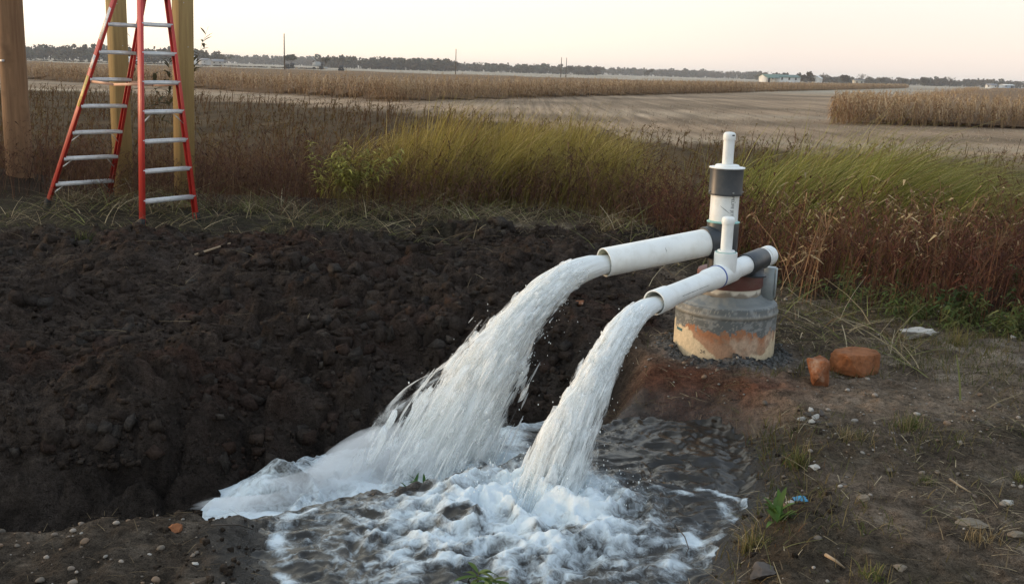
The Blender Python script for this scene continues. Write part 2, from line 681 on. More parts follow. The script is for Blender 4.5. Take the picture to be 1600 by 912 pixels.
def ground_colour(X, Y, soil, wet, intr):
    n1, n2, n3 = fbm(X * 0.9, Y * 0.9, 4, 60), fbm(X * 6, Y * 6, 4, 61), fbm(X * 25, Y * 25, 2, 62)
    c = np.zeros(X.shape + (3,)) + np.array([0.140, 0.106, 0.077])
    c = mixc(c, (0.060, 0.047, 0.033), sst(-0.1, 0.45, n1 + 0.35 * n2))
    c = mixc(c, (0.21, 0.172, 0.132), sst(0.10, 0.55, n2 * 0.6 - n1 * 0.6) * 0.8)
    # bare tan patch before the two rocks
    c = mixc(c, (0.27, 0.20, 0.14), np.exp(-(((X - 1.95) / 0.75) ** 2 + ((Y - 5.55) / 0.32) ** 2)) * 0.9)
    # red clay left of the casing
    red = np.exp(-(((X - 1.0) / 0.42) ** 2 + ((Y - 5.85) / 0.40) ** 2)) + 0.6 * np.exp(-(((X - 1.45) / 0.35) ** 2 + ((Y - 5.65) / 0.25) ** 2))
    c = mixc(c, (0.112, 0.050, 0.031), np.clip(red * (0.9 + 0.8 * n2), 0, 1))
    # grey cement dust ring round the casing
    rr = np.hypot(X - WELL[0], Y - WELL[1])
    c = mixc(c, (0.125, 0.125, 0.12), np.exp(-((rr - 0.37) / 0.08) ** 2) * sst(-0.25, 0.25, n2 + 0.1))
    # shelf in the left foreground
    fg = sst(-0.3, -1.0, X) * sst(5.0, 4.2, Y)
    c = mixc(c, (0.060, 0.047, 0.036), fg * 0.9)
    c = mixc(c, (0.095, 0.076, 0.058), fg * sst(0.1, 0.5, n2))
    # dark soil and its red lumps
    s = soil * sst(-0.25, 0.05, n1 * 0.2 + soil - 0.45)
    c = mixc(c, (0.050, 0.037, 0.029), np.clip(s, 0, 1))
    c = mixc(c, (0.050, 0.027, 0.019), np.clip(s, 0, 1) * sst(0.12, 0.6, fbm(X * 1.3, Y * 1.3, 4, 70) + 0.5 * n2) * 0.8)
    c = mixc(c, (0.050, 0.043, 0.037), np.clip(s, 0, 1) * sst(0.2, 0.6, fbm(X * 1.7, Y * 1.7, 4, 71)) * 0.7)
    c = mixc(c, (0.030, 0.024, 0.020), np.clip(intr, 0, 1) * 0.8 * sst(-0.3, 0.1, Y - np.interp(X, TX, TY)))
    # greenish ground by the ladder, weed floor, then the fields
    lad = sst(9.6, 10.6, Y + 0.5 * n1) * sst(0.5, -1.5, X)
    c = mixc(c, (0.046, 0.040, 0.026), lad)
    c = mixc(c, (0.026, 0.021, 0.017), lad * sst(0.0, 0.4, n2 + 0.5 * n1))
    wf = sst(-0.6, 0.8, Y - edge_y(X) + 0.4 * n1)
    c = mixc(c, (0.045, 0.032, 0.022), wf)
    c = mixc(c, (0.085, 0.056, 0.030), wf * sst(14, 22, Y))
    fyb = np.interp(X, [-60, -12, 0, 6, 20], [95, 70, 55, 44, 36])
    fl = sst(-3, 2, Y - fyb + 5 * n1)
    stub = fbm(X * 0.03, Y * 0.14, 4, 80)
    c = mixc(c, np.array([0.33, 0.232, 0.150]), fl)
    c = mixc(c, np.array([0.215, 0.155, 0.102]), fl * sst(0.0, 0.4, stub))
    c = mixc(c, np.array([0.36, 0.28, 0.195]), fl * sst(0.05, 0.5, -stub))
    c = mixc(c, np.array([0.34, 0.285, 0.215]), sst(190, 240, Y))
    c = c * np.clip(1 + 0.55 * n2 + 0.5 * n3 * sst(40, 10, Y), 0.3, 2)[..., None]
    c = c * (1 - 0.55 * wet)[..., None]
    return np.clip(c, 0.008, 0.6)


GC = ground_colour(GX, GY, soil_m, wet_m, intr_m)
nx, ny = GX.shape
idx = np.arange(nx * ny).reshape(nx, ny)
GF = np.stack([idx[:-1, :-1], idx[1:, :-1], idx[1:, 1:], idx[:-1, 1:]], -1).reshape(-1, 4)

m, N, L, B = mat_new('ground_soil')
at = N.new('ShaderNodeAttribute')
at.attribute_name = 'Col'
tcn = N.new('ShaderNodeTexCoord')
nz = N.new('ShaderNodeTexNoise')
nz.inputs['Scale'].default_value = 45
nz.inputs['Detail'].default_value = 8
nz.inputs['Roughness'].default_value = 0.65
L.new(tcn.outputs['Object'], nz.inputs['Vector'])
mr = N.new('ShaderNodeMapRange')
mr.inputs[1].default_value, mr.inputs[2].default_value = 0.25, 0.75
mr.inputs[3].default_value, mr.inputs[4].default_value = 0.35, 1.65
nzb = N.new('ShaderNodeTexNoise')
nzb.inputs['Scale'].default_value = 160
nzb.inputs['Detail'].default_value = 4
L.new(tcn.outputs['Object'], nzb.inputs['Vector'])
nav = N.new('ShaderNodeMath')
nav.operation = 'MULTIPLY_ADD'
L.new(nzb.outputs['Fac'], nav.inputs[0])
nav.inputs[1].default_value = 0.8
nav.inputs[2].default_value = -0.4
nsm = N.new('ShaderNodeMath')
nsm.operation = 'ADD'
L.new(nz.outputs['Fac'], nsm.inputs[0])
L.new(nav.outputs[0], nsm.inputs[1])
L.new(nsm.outputs[0], mr.inputs[0])
vm = N.new('ShaderNodeVectorMath')
vm.operation = 'SCALE'
L.new(at.outputs['Color'], vm.inputs[0])
mps = N.new('ShaderNodeMapping')
mps.inputs['Rotation'].default_value = (0, 0, math.radians(25))
mps.inputs['Scale'].default_value = (0.55, 0.02, 0.1)
L.new(tcn.outputs['Object'], mps.inputs['Vector'])
nst = N.new('ShaderNodeTexNoise')
nst.inputs['Scale'].default_value = 1.6
nst.inputs['Detail'].default_value = 5
nst.inputs['Roughness'].default_value = 0.7
L.new(mps.outputs[0], nst.inputs['Vector'])
mst = N.new('ShaderNodeMapRange')
mst.inputs[1].default_value, mst.inputs[2].default_value = 0.3, 0.7
mst.inputs[3].default_value, mst.inputs[4].default_value = 0.68, 1.3
L.new(nst.outputs['Fac'], mst.inputs[0])
mml = N.new('ShaderNodeMath')
mml.operation = 'MULTIPLY'
L.new(mr.outputs[0], mml.inputs[0])
L.new(mst.outputs[0], mml.inputs[1])
L.new(mml.outputs[0], vm.inputs['Scale'])
L.new(vm.outputs[0], B.inputs['Base Color'])
aw = N.new('ShaderNodeAttribute')
aw.attribute_name = 'Wet'
rw = N.new('ShaderNodeMapRange')
rw.inputs[3].default_value, rw.inputs[4].default_value = 0.92, 0.22
L.new(aw.outputs['Fac'], rw.inputs[0])
L.new(rw.outputs[0], B.inputs['Roughness'])
rs = N.new('ShaderNodeMapRange')
rs.inputs[3].default_value, rs.inputs[4].default_value = 0.04, 0.5
L.new(aw.outputs['Fac'], rs.inputs[0])
L.new(rs.outputs[0], B.inputs['Specular IOR Level'])
bp = N.new('ShaderNodeBump')
bp.inputs['Strength'].default_value = 0.9
bp.inputs['Distance'].default_value = 0.03
L.new(nsm.outputs[0], bp.inputs['Height'])
L.new(bp.outputs[0], B.inputs['Normal'])
SOIL = m
g_me = mesh_np('ground', np.stack([GX, GY, GZ], -1).reshape(-1, 3), GF, GC.reshape(-1, 3), True, {'Wet': np.clip(wet_m, 0, 1).ravel()})
GROUND = obj('ground', g_me, SOIL)
kind(GROUND, 'structure')

# ---- clods of the spoil bank: the 300 that show largest as pieces, the rest as one mass
CLODM = vcol('clod_soil', 0.95, 0.04, 0.0, 0.45)
nc = 26000
cx = R_.uniform(-5.5, 2.0, nc)
cy = 4.7 + 6.3 * R_.random(nc) ** 1.4
zc, sc_, wc, ic, sdc = ground(cx, cy, True, True)
redz = np.exp(-(((cx - 1.0) / 0.42) ** 2 + ((cy - 5.75) / 0.40) ** 2))
keep = ((sc_ > 0.35) | (redz * R_.random(nc) > 0.25)) & (np.abs(cx) < cy * 0.62 + 0.3) & (sdc < -0.12) & (cy > np.interp(cx, TX, TY) + 0.36)
cx, cy, zc = cx[keep], cy[keep], zc[keep]
size = 0.006 + 0.013 * R_.random(len(cx)) ** 2 + 0.060 * R_.random(len(cx)) ** 10
size *= (0.5 + 0.06 * cy) * (0.55 + 0.9 * sst(-0.3, 0.45, fbm(cx * 1.1, cy * 1.1, 3, 43)))
order = np.argsort(-size / cy)
cx, cy, zc, size = cx[order], cy[order], zc[order], size[order]


def clod_col(x, y):
    n = fbm(x * 1.3, y * 1.3, 4, 70)
    c = np.zeros((len(x), 3)) + np.array([0.052, 0.039, 0.031])
    c = mixc(c, (0.052, 0.030, 0.022), sst(0.15, 0.5, n) * 0.7)
    c = mixc(c, (0.11, 0.043, 0.025), np.clip(1.6 * np.exp(-(((x - 1.0) / 0.45) ** 2 + ((y - 5.75) / 0.45) ** 2)), 0, 1))
    c = mixc(c, (0.075, 0.064, 0.054), (R_.random(len(x)) < 0.12) * R_.random(len(x)))
    return c * R_.uniform(0.75, 1.15, len(x))[:, None]


cc = clod_col(cx, cy)
variants = []
for k in range(14):
    V, F = jag(100 + k)
    tint = [(0.044, 0.033, 0.027), (0.050, 0.039, 0.032), (0.050, 0.034, 0.027), (0.060, 0.051, 0.044)][k % 4]
    me = mesh_np('clod', V, F, np.clip(np.array(tint) * (1 + 0.35 * fbm(V[:, 0] * 3, V[:, 1] * 3 + V[:, 2], 3, k))[:, None], 0.01, 1), False)
    me.materials.append(CLODM)
    variants.append(me)
for i in range(300):
    o = obj('clod', variants[int(R_.integers(14))], None, GROUND)
    o.location = (cx[i], cy[i], zc[i] - 0.05 * size[i])
    o.rotation_euler = R_.uniform(-1.5, 1.5, 3) + np.array([0, 0, R_.uniform(0, 6)])
    o.scale = (size[i],) * 3
bag = Bag()
rest = np.arange(300, len(cx))
for k in range(6):
    V, F = jag(200 + k)
    s_ = rest[rest % 6 == k]
    pos = np.stack([cx[s_], cy[s_], zc[s_] - 0.05 * size[s_]], 1)
    bag.add(*scatter((V, F, np.ones((len(V), 3))), pos, R_.uniform(0, 6.28, len(s_)), size[s_][:, None] * R_.uniform(0.7, 1.3, (len(s_), 3)), cc[s_]))
kind(obj('soil_crumbs', bag.mesh('soil_crumbs'), CLODM, GROUND), 'stuff')

# ---- grey cement crumbs round the casing and clods along the lips of pool and trench
bag = Bag()
n = 420
a_ = R_.uniform(0, 2 * np.pi, n)
q_ = 0.335 + 0.11 * R_.random(n) ** 1.6
x_, y_ = WELL[0] + np.sin(a_) * q_, WELL[1] - np.cos(a_) * q_
sz_ = 0.006 + 0.013 * R_.random(n) ** 2
V, F = jag(260)
bag.add(*scatter((V, F, np.ones((len(V), 3))), np.stack([x_, y_, ground(x_, y_) + 0.2 * sz_], 1), R_.uniform(0, 6, n), sz_, np.array([0.13, 0.13, 0.125]) * R_.uniform(0.6, 1.5, (n, 1))))
n = 2600
x_, y_ = R_.uniform(-2.2, 1.6, n), R_.uniform(3.1, 5.8, n)
_, s1_, w1_, i1_, sd1_ = ground(x_, y_, True, True)
k_ = (sd1_ < -0.01) & (sd1_ > -0.45) & (R_.random(n) < 0.25 + 0.75 * (x_ < 0))
x_, y_ = x_[k_], y_[k_]
sz_ = 0.005 + 0.016 * R_.random(len(x_)) ** 3
V, F = jag(261)
bag.add(*scatter((V, F, np.ones((len(V), 3))), np.stack([x_, y_, ground(x_, y_) + 0.15 * sz_], 1), R_.uniform(0, 6, len(x_)), sz_, np.array([0.055, 0.042, 0.032]) * R_.uniform(0.6, 1.5, (len(x_), 1))))
kind(obj('mud_crumbs', bag.mesh('mud_crumbs'), CLODM, GROUND), 'stuff')

# ---- gravel and pebbles on the pad and on the shelf
PEB = vcol('pebble_stone', 0.85, 0.3)
npb = 12000
px_ = R_.uniform(-2.6, 4.2, npb)
py_ = R_.uniform(3.0, 8.2, npb)
zz, ss, ww, ii, sdp = ground(px_, py_, True, True)
patch = 0.8 * sst(-0.15, 0.35, fbm(px_ * 1.1, py_ * 1.1, 3, 90)) + 0.12 + 0.3 * (px_ < -0.3)
keep = (ss < 0.4) & (sdp < -0.10) & (np.abs(px_) < py_ * 0.62) & (R_.random(npb) < patch) & (np.hypot(px_ - WELL[0], py_ - WELL[1]) > 0.36) & (ii < 0.3)
px_, py_, zz = px_[keep], py_[keep], zz[keep]
psz = 0.0035 + 0.006 * R_.random(len(px_)) ** 2 + 0.016 * R_.random(len(px_)) ** 9
o_ = np.argsort(-psz / py_)
px_, py_, zz, psz = px_[o_], py_[o_], zz[o_], psz[o_]
PCOL = np.array([(0.28, 0.24, 0.20), (0.20, 0.16, 0.125), (0.36, 0.33, 0.29), (0.15, 0.125, 0.10), (0.22, 0.15, 0.10)])
pvar = []
for k in range(10):
    V, F = rock_shape(300 + k, ICO2, 0.18, 4, (1, R_.uniform(0.6, 0.95), R_.uniform(0.45, 0.7)))
    me = mesh_np('pebble', V, F, np.repeat(PCOL[k % 5][None] * R_.uniform(0.6, 1), len(V), 0), True)
    me.materials.append(PEB)
    pvar.append(me)
NP1 = 160
for i in range(NP1):
    o = obj('pebble', pvar[int(R_.integers(10))], None, GROUND)
    o.location = (px_[i], py_[i], zz[i] + 0.3 * psz[i])
    o.rotation_euler = (R_.uniform(-0.3, 0.3), R_.uniform(-0.3, 0.3), R_.uniform(0, 6))
    o.scale = (psz[i],) * 3
bag = Bag()
s_ = np.arange(NP1, len(px_))
V, F = rock_shape(333, ICO1, 0.2, 3, (1, 0.8, 0.6))
bag.add(*scatter((V, F, np.ones((len(V), 3))), np.stack([px_[s_], py_[s_], zz[s_] + 0.3 * psz[s_]], 1), R_.uniform(0, 6, len(s_)), psz[s_], PCOL[R_.integers(0, 5, len(s_))] * R_.uniform(0.5, 1.0, (len(s_), 1))))
kind(obj('gravel', bag.mesh('gravel'), PEB, GROUND), 'stuff')

# ------------------------------------------------------------------ water
def water_material(name):
    m, N, L, B = mat_new(name)
    a = N.new('ShaderNodeAttribute')
    a.attribute_name = 'Foam'
    t = N.new('ShaderNodeTexCoord')
    n1 = N.new('ShaderNodeTexNoise')
    n1.inputs['Scale'].default_value = 22
    n1.inputs['Detail'].default_value = 10
    n1.inputs['Roughness'].default_value = 0.72
    n1.inputs['Distortion'].default_value = 0.8
    L.new(t.outputs['Object'], n1.inputs['Vector'])
    s1 = N.new('ShaderNodeMath')
    s1.operation = 'MULTIPLY_ADD'
    L.new(n1.outputs['Fac'], s1.inputs[0])
    s1.inputs[1].default_value = 1.25
    s1.inputs[2].default_value = -0.64
    s2 = N.new('ShaderNodeMath')
    s2.operation = 'ADD'
    L.new(a.outputs['Fac'], s2.inputs[0])
    L.new(s1.outputs[0], s2.inputs[1])
    mr = N.new('ShaderNodeMapRange')
    mr.interpolation_type = 'SMOOTHSTEP'
    mr.inputs[1].default_value, mr.inputs[2].default_value = 0.18, 0.88
    L.new(s2.outputs[0], mr.inputs[0])
    B.inputs['Base Color'].default_value = (0.026, 0.022, 0.017, 1)
    B.inputs['Roughness'].default_value = 0.05
    B.inputs['IOR'].default_value = 1.33
    bp = N.new('ShaderNodeBump')
    bp.inputs['Strength'].default_value = 0.6
    bp.inputs['Distance'].default_value = 0.03
    L.new(n1.outputs['Fac'], bp.inputs['Height'])
    bw = N.new('ShaderNodeBump')
    bw.inputs['Strength'].default_value = 0.15
    bw.inputs['Distance'].default_value = 0.02
    L.new(n1.outputs['Fac'], bw.inputs['Height'])
    L.new(bw.outputs[0], B.inputs['Normal'])
    F_ = N.new('ShaderNodeBsdfPrincipled')
    F_.inputs['Base Color'].default_value = (0.70, 0.77, 0.80, 1)
    F_.inputs['Roughness'].default_value = 0.32
    F_.inputs['Subsurface Weight'].default_value = 0.35
    F_.inputs['Subsurface Radius'].default_value = (0.03, 0.035, 0.04)
    F_.inputs['Subsurface Scale'].default_value = 0.6
    L.new(bp.outputs[0], F_.inputs['Normal'])
    mx = N.new('ShaderNodeMixShader')
    L.new(mr.outputs[0], mx.inputs[0])
    L.new(B.outputs[0], mx.inputs[1])
    L.new(F_.outputs[0], mx.inputs[2])
    L.new(mx.outputs[0], N['Material Output'].inputs[0])
    return m


WATER = water_material('turbid_water')
SMALL_OUT = P(1022, 473, 5.40)
SMALL_HIT = np.array([0.20, 4.50, -0.19])
BIG_OUT = P(944, 410, 5.95)
BIG_HIT = np.array([-0.40, 5.20, -0.44])


def heightfield(name, x0, x1, y0, y1, st, fn):
    xs, ys = np.arange(x0, x1, st), np.arange(y0, y1, st)
    X, Y = np.meshgrid(xs, ys, indexing='ij')
    Z, foam, keepv = fn(X, Y)
    id_ = np.arange(X.size).reshape(X.shape)
    F = np.stack([id_[:-1, :-1], id_[1:, :-1], id_[1:, 1:], id_[:-1, 1:]], -1).reshape(-1, 4)
    kv = keepv.ravel()
    F = F[kv[F].any(1)]
    used, inv = np.unique(F, return_inverse=True)
    V = np.stack([X, Y, Z], -1).reshape(-1, 3)[used]
    return mesh_np(name, V, inv.reshape(-1, 4), None, True, {'Foam': foam.ravel()[used]})


def pool_fn(X, Y):
    sd = poly_sd(X, Y, POOL)
    r = np.hypot((X - SMALL_HIT[0]), (Y - SMALL_HIT[1] + 0.05))
    an = np.arctan2(Y - SMALL_HIT[1], X - SMALL_HIT[0])
    warp = fbm(X * 3, Y * 3, 3, 101)
    core = np.exp(-(r / 0.38) ** 2)
    mid = np.exp(-(np.hypot((X + 0.0) / 0.62, (Y - 4.15) / 0.55)) ** 4)
    billow = 1 - np.abs(fbm(X * 5 + warp, Y * 5 - warp, 4, 103))
    chop = 1 - np.abs(fbm(X * 3.0 + 3.0 * warp, Y * 4.2 + 3.0 * warp, 4, 107, 0.6))
    z = -0.205 + 0.03 * (X - 0.2) * (X > 0.2) + 0.020 * sst(0, 0.8, Y - 4.3)
    z = z + core * (0.03 + 0.16 * (billow - 0.6)) + mid * 0.11 * (billow - 0.7) + (core + mid) * 0.02 * fbm(X * 17, Y * 17, 3, 104)
    z = z + 0.05 * np.exp(-((r - 0.42) / 0.12) ** 2) * (0.4 + 0.8 * fbm(X * 6, Y * 6, 3, 109))
    z = z + 0.045 * (chop - 0.7) + 0.005 * fbm(X * 14 + 2 * warp, Y * 19 - 2 * warp, 4, 111, 0.65)
    # foam: solid at the impact, webs and strands further out
    web = 1 - np.abs(fbm(X * 4.2 + 1.3 * warp, Y * 6.5 + 1.3 * warp, 3, 113)) * 2.6
    web2 = 1 - np.abs(fbm(X * 3.0 + 0.8 * warp, Y * 9 + 0.8 * warp, 3, 115)) * 2.4
    env = np.exp(-(np.hypot((X + 0.16) / 1.08, (Y - 3.95) / 0.75)) ** 2.6)
    foam = 0.60 * core + 0.42 * mid * billow ** 2 + env * 0.62 * np.maximum(web, web2 * 0.9) + 0.25 * mid * fbm(X * 9, Y * 9, 3, 117)
    # strands of scum on the right and a line of froth along the left rim
    a1 = np.hypot(X - 0.72, (Y - 4.28))
    ring = np.exp(-((a1 - 0.40 - 0.13 * warp) / 0.05) ** 2) * sst(0.55, 0.9, X - 0.25 * warp)
    ring = ring + 0.9 * np.exp(-((a1 - 0.26 - 0.14 * warp) / 0.045) ** 2) * sst(0.6, 0.8, X)
    rim = np.exp(-((sd - 0.09 - 0.09 * warp) / 0.045) ** 2) * (sst(-0.72, -0.88, X) + 0.85 * sst(0.45, 0.7, X) * sst(4.35, 4.1, Y))
    brk = sst(-0.25, 0.35, fbm(X * 6, Y * 6, 3, 118))
    foam = foam + (0.55 * ring + 0.5 * rim) * (0.35 + 0.9 * brk)
    foam = foam * sst(5.05, 4.75, Y - 0.2 * (X < 0.4))
    foam = foam - 0.05
    z = z + 0.014 * np.clip(foam, 0, 1)
    gr_ = ground(X, Y)
    e_ = sst(-0.06, 0.22, sd)
    z = np.where(sd < 0.22, np.minimum(z, (gr_ + 0.008) * (1 - e_) + z * e_ + 0.02 * e_), z)
    return z, foam, (z > gr_ - 0.012) & (sd > -0.10)


pool = obj('pool_water', heightfield('pool_water', -1.25, 1.45, 2.9, 5.6, 0.0125, pool_fn), WATER)
kind(pool, 'structure')


def trench_fn(X, Y):
    yt = np.interp(X, TX, TY)
    warp = fbm(X * 2.5, Y * 2.5, 3, 121)
    d = np.abs(Y - yt)
    hit = np.exp(-(np.hypot((X - BIG_HIT[0]) / 0.55, (Y - BIG_HIT[1]) / 0.35)) ** 2)
    billow = 1 - np.abs(fbm(X * 3.4 + 0.8 * warp, Y * 3.4, 4, 123))
    z = -0.40 + 0.10 * hit * billow - 0.14 * sst(-1.2, -1.8, X)
    z = z + 0.14 * np.exp(-(((X + 1.18) / 0.25) ** 2 + ((Y - 4.85) / 0.25) ** 2)) * billow + 0.09 * (billow - 0.55)
    z = z + 0.012 * fbm(X * 9, Y * 9, 3, 127)
    z = z - 0.8 * np.clip(d - 0.45, 0, 1) ** 1.1
    foam = 0.70 + 0.5 * fbm(X * 3, Y * 5, 3, 128) - 0.6 * sst(0.45, 0.66, d + 0.1 * warp) - 0.9 * sst(-0.02, 0.35, X + 0.2 * warp) + 0.15 * fbm(X * 7, Y * 7, 3, 129)
    foam = foam - 0.35 * sst(-1.55, -1.8, X)
    gr_ = ground(X, Y)
    return z, foam, (z > gr_ - 0.012) & (X < 0.62)


trench = obj('trench_water', heightfield('trench_water', -2.1, 0.7, 3.8, 6.4, 0.0125, trench_fn), WATER)
kind(trench, 'structure')


def jet_material(name, lo, hi):
    m, N, L, B = mat_new(name)
    a = N.new('ShaderNodeAttribute')
    a.attribute_name = 'Col'
    n1 = N.new('ShaderNodeTexNoise')
    n1.inputs['Scale'].default_value = 2.2
    n1.inputs['Detail'].default_value = 7
    n1.inputs['Roughness'].default_value = 0.62
    L.new(a.outputs['Vector'], n1.inputs['Vector'])
    A = N.new('ShaderNodeAttribute')
    A.attribute_name = 'Body'
    ad = N.new('ShaderNodeMath')
    ad.operation = 'ADD'
    L.new(n1.outputs['Fac'], ad.inputs[0])
    L.new(A.outputs['Fac'], ad.inputs[1])
    mr = N.new('ShaderNodeMapRange')
    mr.interpolation_type = 'SMOOTHSTEP'
    mr.inputs[1].default_value, mr.inputs[2].default_value = lo, hi
    L.new(ad.outputs[0], mr.inputs[0])
    B.inputs['Base Color'].default_value = (0.96, 0.98, 0.97, 1)
    B.inputs['Roughness'].default_value = 0.30
    B.inputs['IOR'].default_value = 1.33
    bp = N.new('ShaderNodeBump')
    bp.inputs['Strength'].default_value = 0.3
    bp.inputs['Distance'].default_value = 0.01
    L.new(n1.outputs['Fac'], bp.inputs['Height'])
    L.new(bp.outputs[0], B.inputs['Normal'])
    tr = N.new('ShaderNodeBsdfTranslucent')
    tr.inputs['Color'].default_value = (0.97, 0.99, 0.99, 1)
    m1 = N.new('ShaderNodeMixShader')
    m1.inputs[0].default_value = 0.45
    L.new(B.outputs[0], m1.inputs[1])
    L.new(tr.outputs[0], m1.inputs[2])
    tp = N.new('ShaderNodeBsdfTransparent')
    m2 = N.new('ShaderNodeMixShader')
    L.new(mr.outputs[0], m2.inputs[0])
    L.new(tp.outputs[0], m2.inputs[1])
    L.new(m1.outputs[0], m2.inputs[2])
    L.new(m2.outputs[0], N['Material Output'].inputs[0])
    return m


JETM = jet_material('falling_water', 0.38, 0.72)
GR = 9.81


def make_jet(name, p0, hit, spread, lat, nfil, seed, core_u, core_w, core_b, body, speed_range, vz0=0.0):
    r = np.random.default_rng(seed)
    dz = p0[2] - hit[2]
    T = (vz0 + math.sqrt(vz0 * vz0 + 2 * GR * dz)) / GR
    vh = (hit[:2] - p0[:2]) / T
    d2 = vh / np.linalg.norm(vh)
    latv = np.array([-d2[1], d2[0], 0])

    def tang(t):
        v = np.stack([vh[0] + 0 * t, vh[1] + 0 * t, vz0 - GR * t], -1)
        return v / np.linalg.norm(v, axis=-1, keepdims=True)
    stream = empty(name, p0)
    # sheets of water, one round the other, ragged and streaked along the flow
    nt_, ns = 110, 64
    t = np.linspace(-0.02, T * 1.04, nt_)
    th = np.linspace(0, 2 * np.pi, ns, endpoint=False)
    c = np.stack([p0[0] + vh[0] * t, p0[1] + vh[1] * t, p0[2] - core_w[0] * 0.22 * sst(0.25, 0.0, t / T) + vz0 * t - 0.5 * GR * t * t], -1)
    nb = np.cross(tang(t), latv)
    u = np.clip(t / T, 0, 1)
    a_ = np.interp(u, core_u, core_w)
    b_ = np.interp(u, core_u, core_b)
    TH, U = np.meshgrid(th, t / T, indexing='xy')
    Uc = np.clip(U, 0, 1)
    for sh, (sc, al) in enumerate(((0.70, 0.10), (0.95, -0.04), (1.18, -0.15), (1.38, -0.20))):
        lump = fbm(np.cos(TH) * 1.1 + 7 + sh, np.sin(TH) * 1.1 + 7 + U * 4.5, 3, seed + sh)
        streak = fbm(np.cos(TH) * 3.4 + 3, np.sin(TH) * 3.4 + 3 + U * 5, 3, seed + 20 + sh)
        disp = 1 + (0.04 + 0.75 * Uc ** 1.4) * lump + (0.04 + 0.75 * np.minimum(Uc, 0.45)) * streak
        g_ = 1 + (sc - 1) * (0.15 + 0.85 * Uc)
        disp = disp * g_[:, :] if np.ndim(g_) else disp * g_
        fill = np.where(U < 0.06, 0.97, 1.0)
        V = c[:, None, :] + (a_[:, None] * np.cos(TH) * disp * fill)[..., None] * latv + (b_[:, None] * np.sin(TH) * disp * fill)[..., None] * nb[:, None, :]
        id_ = np.arange(nt_ * ns).reshape(nt_, ns)
        F = np.stack([id_[:-1], np.roll(id_, -1, 1)[:-1], np.roll(id_, -1, 1)[1:], id_[1:]], -1).reshape(-1, 4)
        col = np.stack([np.cos(TH) * 1.7 + sh * 5, np.sin(TH) * 1.7, U * 4.2 + sh * 3], -1).reshape(-1, 3)
        bod = np.interp(Uc, [0, 0.25, 0.6, 1], body).ravel() + al * np.clip(Uc * 2.5, 0, 1).ravel() - 0.05 * lump.ravel()
        me = mesh_np('water_sheet', V.reshape(-1, 3) - p0, F, col, True, {'Body': bod})
        obj('water_sheet', me, JETM, stream)
    # torn threads of water along it
    n = nfil
    t0 = T * (0.05 + 0.95 * r.random(n) ** 0.7)
    dur = r.uniform(0.012, 0.040, n) * (0.4 + 1.1 * t0 / T)
    ph = r.uniform(0, 2 * np.pi, n)
    w0 = np.interp(t0 / T, core_u, core_w)
    b0 = np.interp(t0 / T, core_u, core_b)
    rr = 0.70 + 0.45 * np.sqrt(r.random(n)) * (0.4 + 0.6 * t0 / T)
    k = 1 + (r.normal(0, spread, n) + speed_range * np.abs(r.normal(0, 0.5, n)) * (r.random(n) < 0.3)) * (t0 / T)
    k = np.clip(k, 0.65, 1.30)
    K = 5
    s = np.linspace(0, 1, K + 1)
    tt = t0[:, None] + dur[:, None] * s
    pos = np.stack([p0[0] + vh[0] * k[:, None] * tt, p0[1] + vh[1] * k[:, None] * tt, p0[2] + vz0 * tt - 0.5 * GR * tt * tt], -1)
    nbm = np.cross(tang(t0), latv)
    off = (rr * w0 * np.cos(ph))[:, None] * latv + (rr * b0 * np.sin(ph))[:, None] * nbm
    off = off + (r.normal(0, lat, n) * t0)[:, None] * latv
    pos = pos + off[:, None, :]
    w = r.uniform(0.0015, 0.0065, n) * (0.5 + 0.9 * t0 / T)
    prof = np.sin(np.pi * np.clip(s * 0.94 + 0.03, 0, 1)) ** 0.7
    ring = []
    for j in range(3):
        aj = j * 2 * np.pi / 3
        ring.append(pos + (w[:, None] * prof)[:, :, None] * (np.cos(aj) * latv + np.sin(aj) * nbm[:, None, :]))
    V = np.stack(ring, 2)
    base = (np.arange(n) * (K + 1) * 3)[:, None] + (np.arange(K) * 3)[None]
    Fs = [np.stack([base + j, base + (j + 1) % 3, base + 3 + (j + 1) % 3, base + 3 + j], -1).reshape(-1, 4) for j in range(3)]
    V = V.reshape(-1, 3)
    bod = np.repeat(r.uniform(-0.10, 0.05, n), (K + 1) * 3)
    col = np.repeat(r.uniform(0, 9, (n, 3)), (K + 1) * 3, 0)
    kind(obj('water_threads', mesh_np('water_threads', V - p0, np.concatenate(Fs), col, True, {'Body': bod}), JETM, stream), 'stuff')
    # ragged lumps of water torn off the edges
    ncl = nfil // 5
    tcl = T * r.uniform(0.18, 1.0, ncl)
    kcl = 1 + r.normal(0, spread * 0.9, ncl) * (tcl / T)
    pc = np.stack([p0[0] + vh[0] * kcl * tcl, p0[1] + vh[1] * kcl * tcl, p0[2] + vz0 * tcl - 0.5 * GR * tcl * tcl], -1)
    phc = r.uniform(0, 2 * np.pi, ncl)
    nbc = np.cross(tang(tcl), latv)
    pc = pc + (1.1 * np.interp(tcl / T, core_u, core_w) * np.cos(phc))[:, None] * latv + (1.1 * np.interp(tcl / T, core_u, core_b) * np.sin(phc))[:, None] * nbc
    Vi, Fi = ICO2
    tgc = tang(tcl)
    szc = r.uniform(0.006, 0.020, ncl) * (0.5 + tcl / T)
    jit = 1 + 0.5 * (r.random((ncl, len(Vi))) - 0.5)
    Vc = Vi[None] * jit[..., None] * szc[:, None, None]
    Vc = Vc + (Vc @ tgc[:, :, None]) * tgc[:, None, :] * r.uniform(1.0, 3.2, ncl)[:, None, None]
    Vc = (Vc + pc[:, None, :] - p0).reshape(-1, 3)
    Fc = (Fi[None] + (np.arange(ncl) * len(Vi))[:, None, None]).reshape(-1, 3)
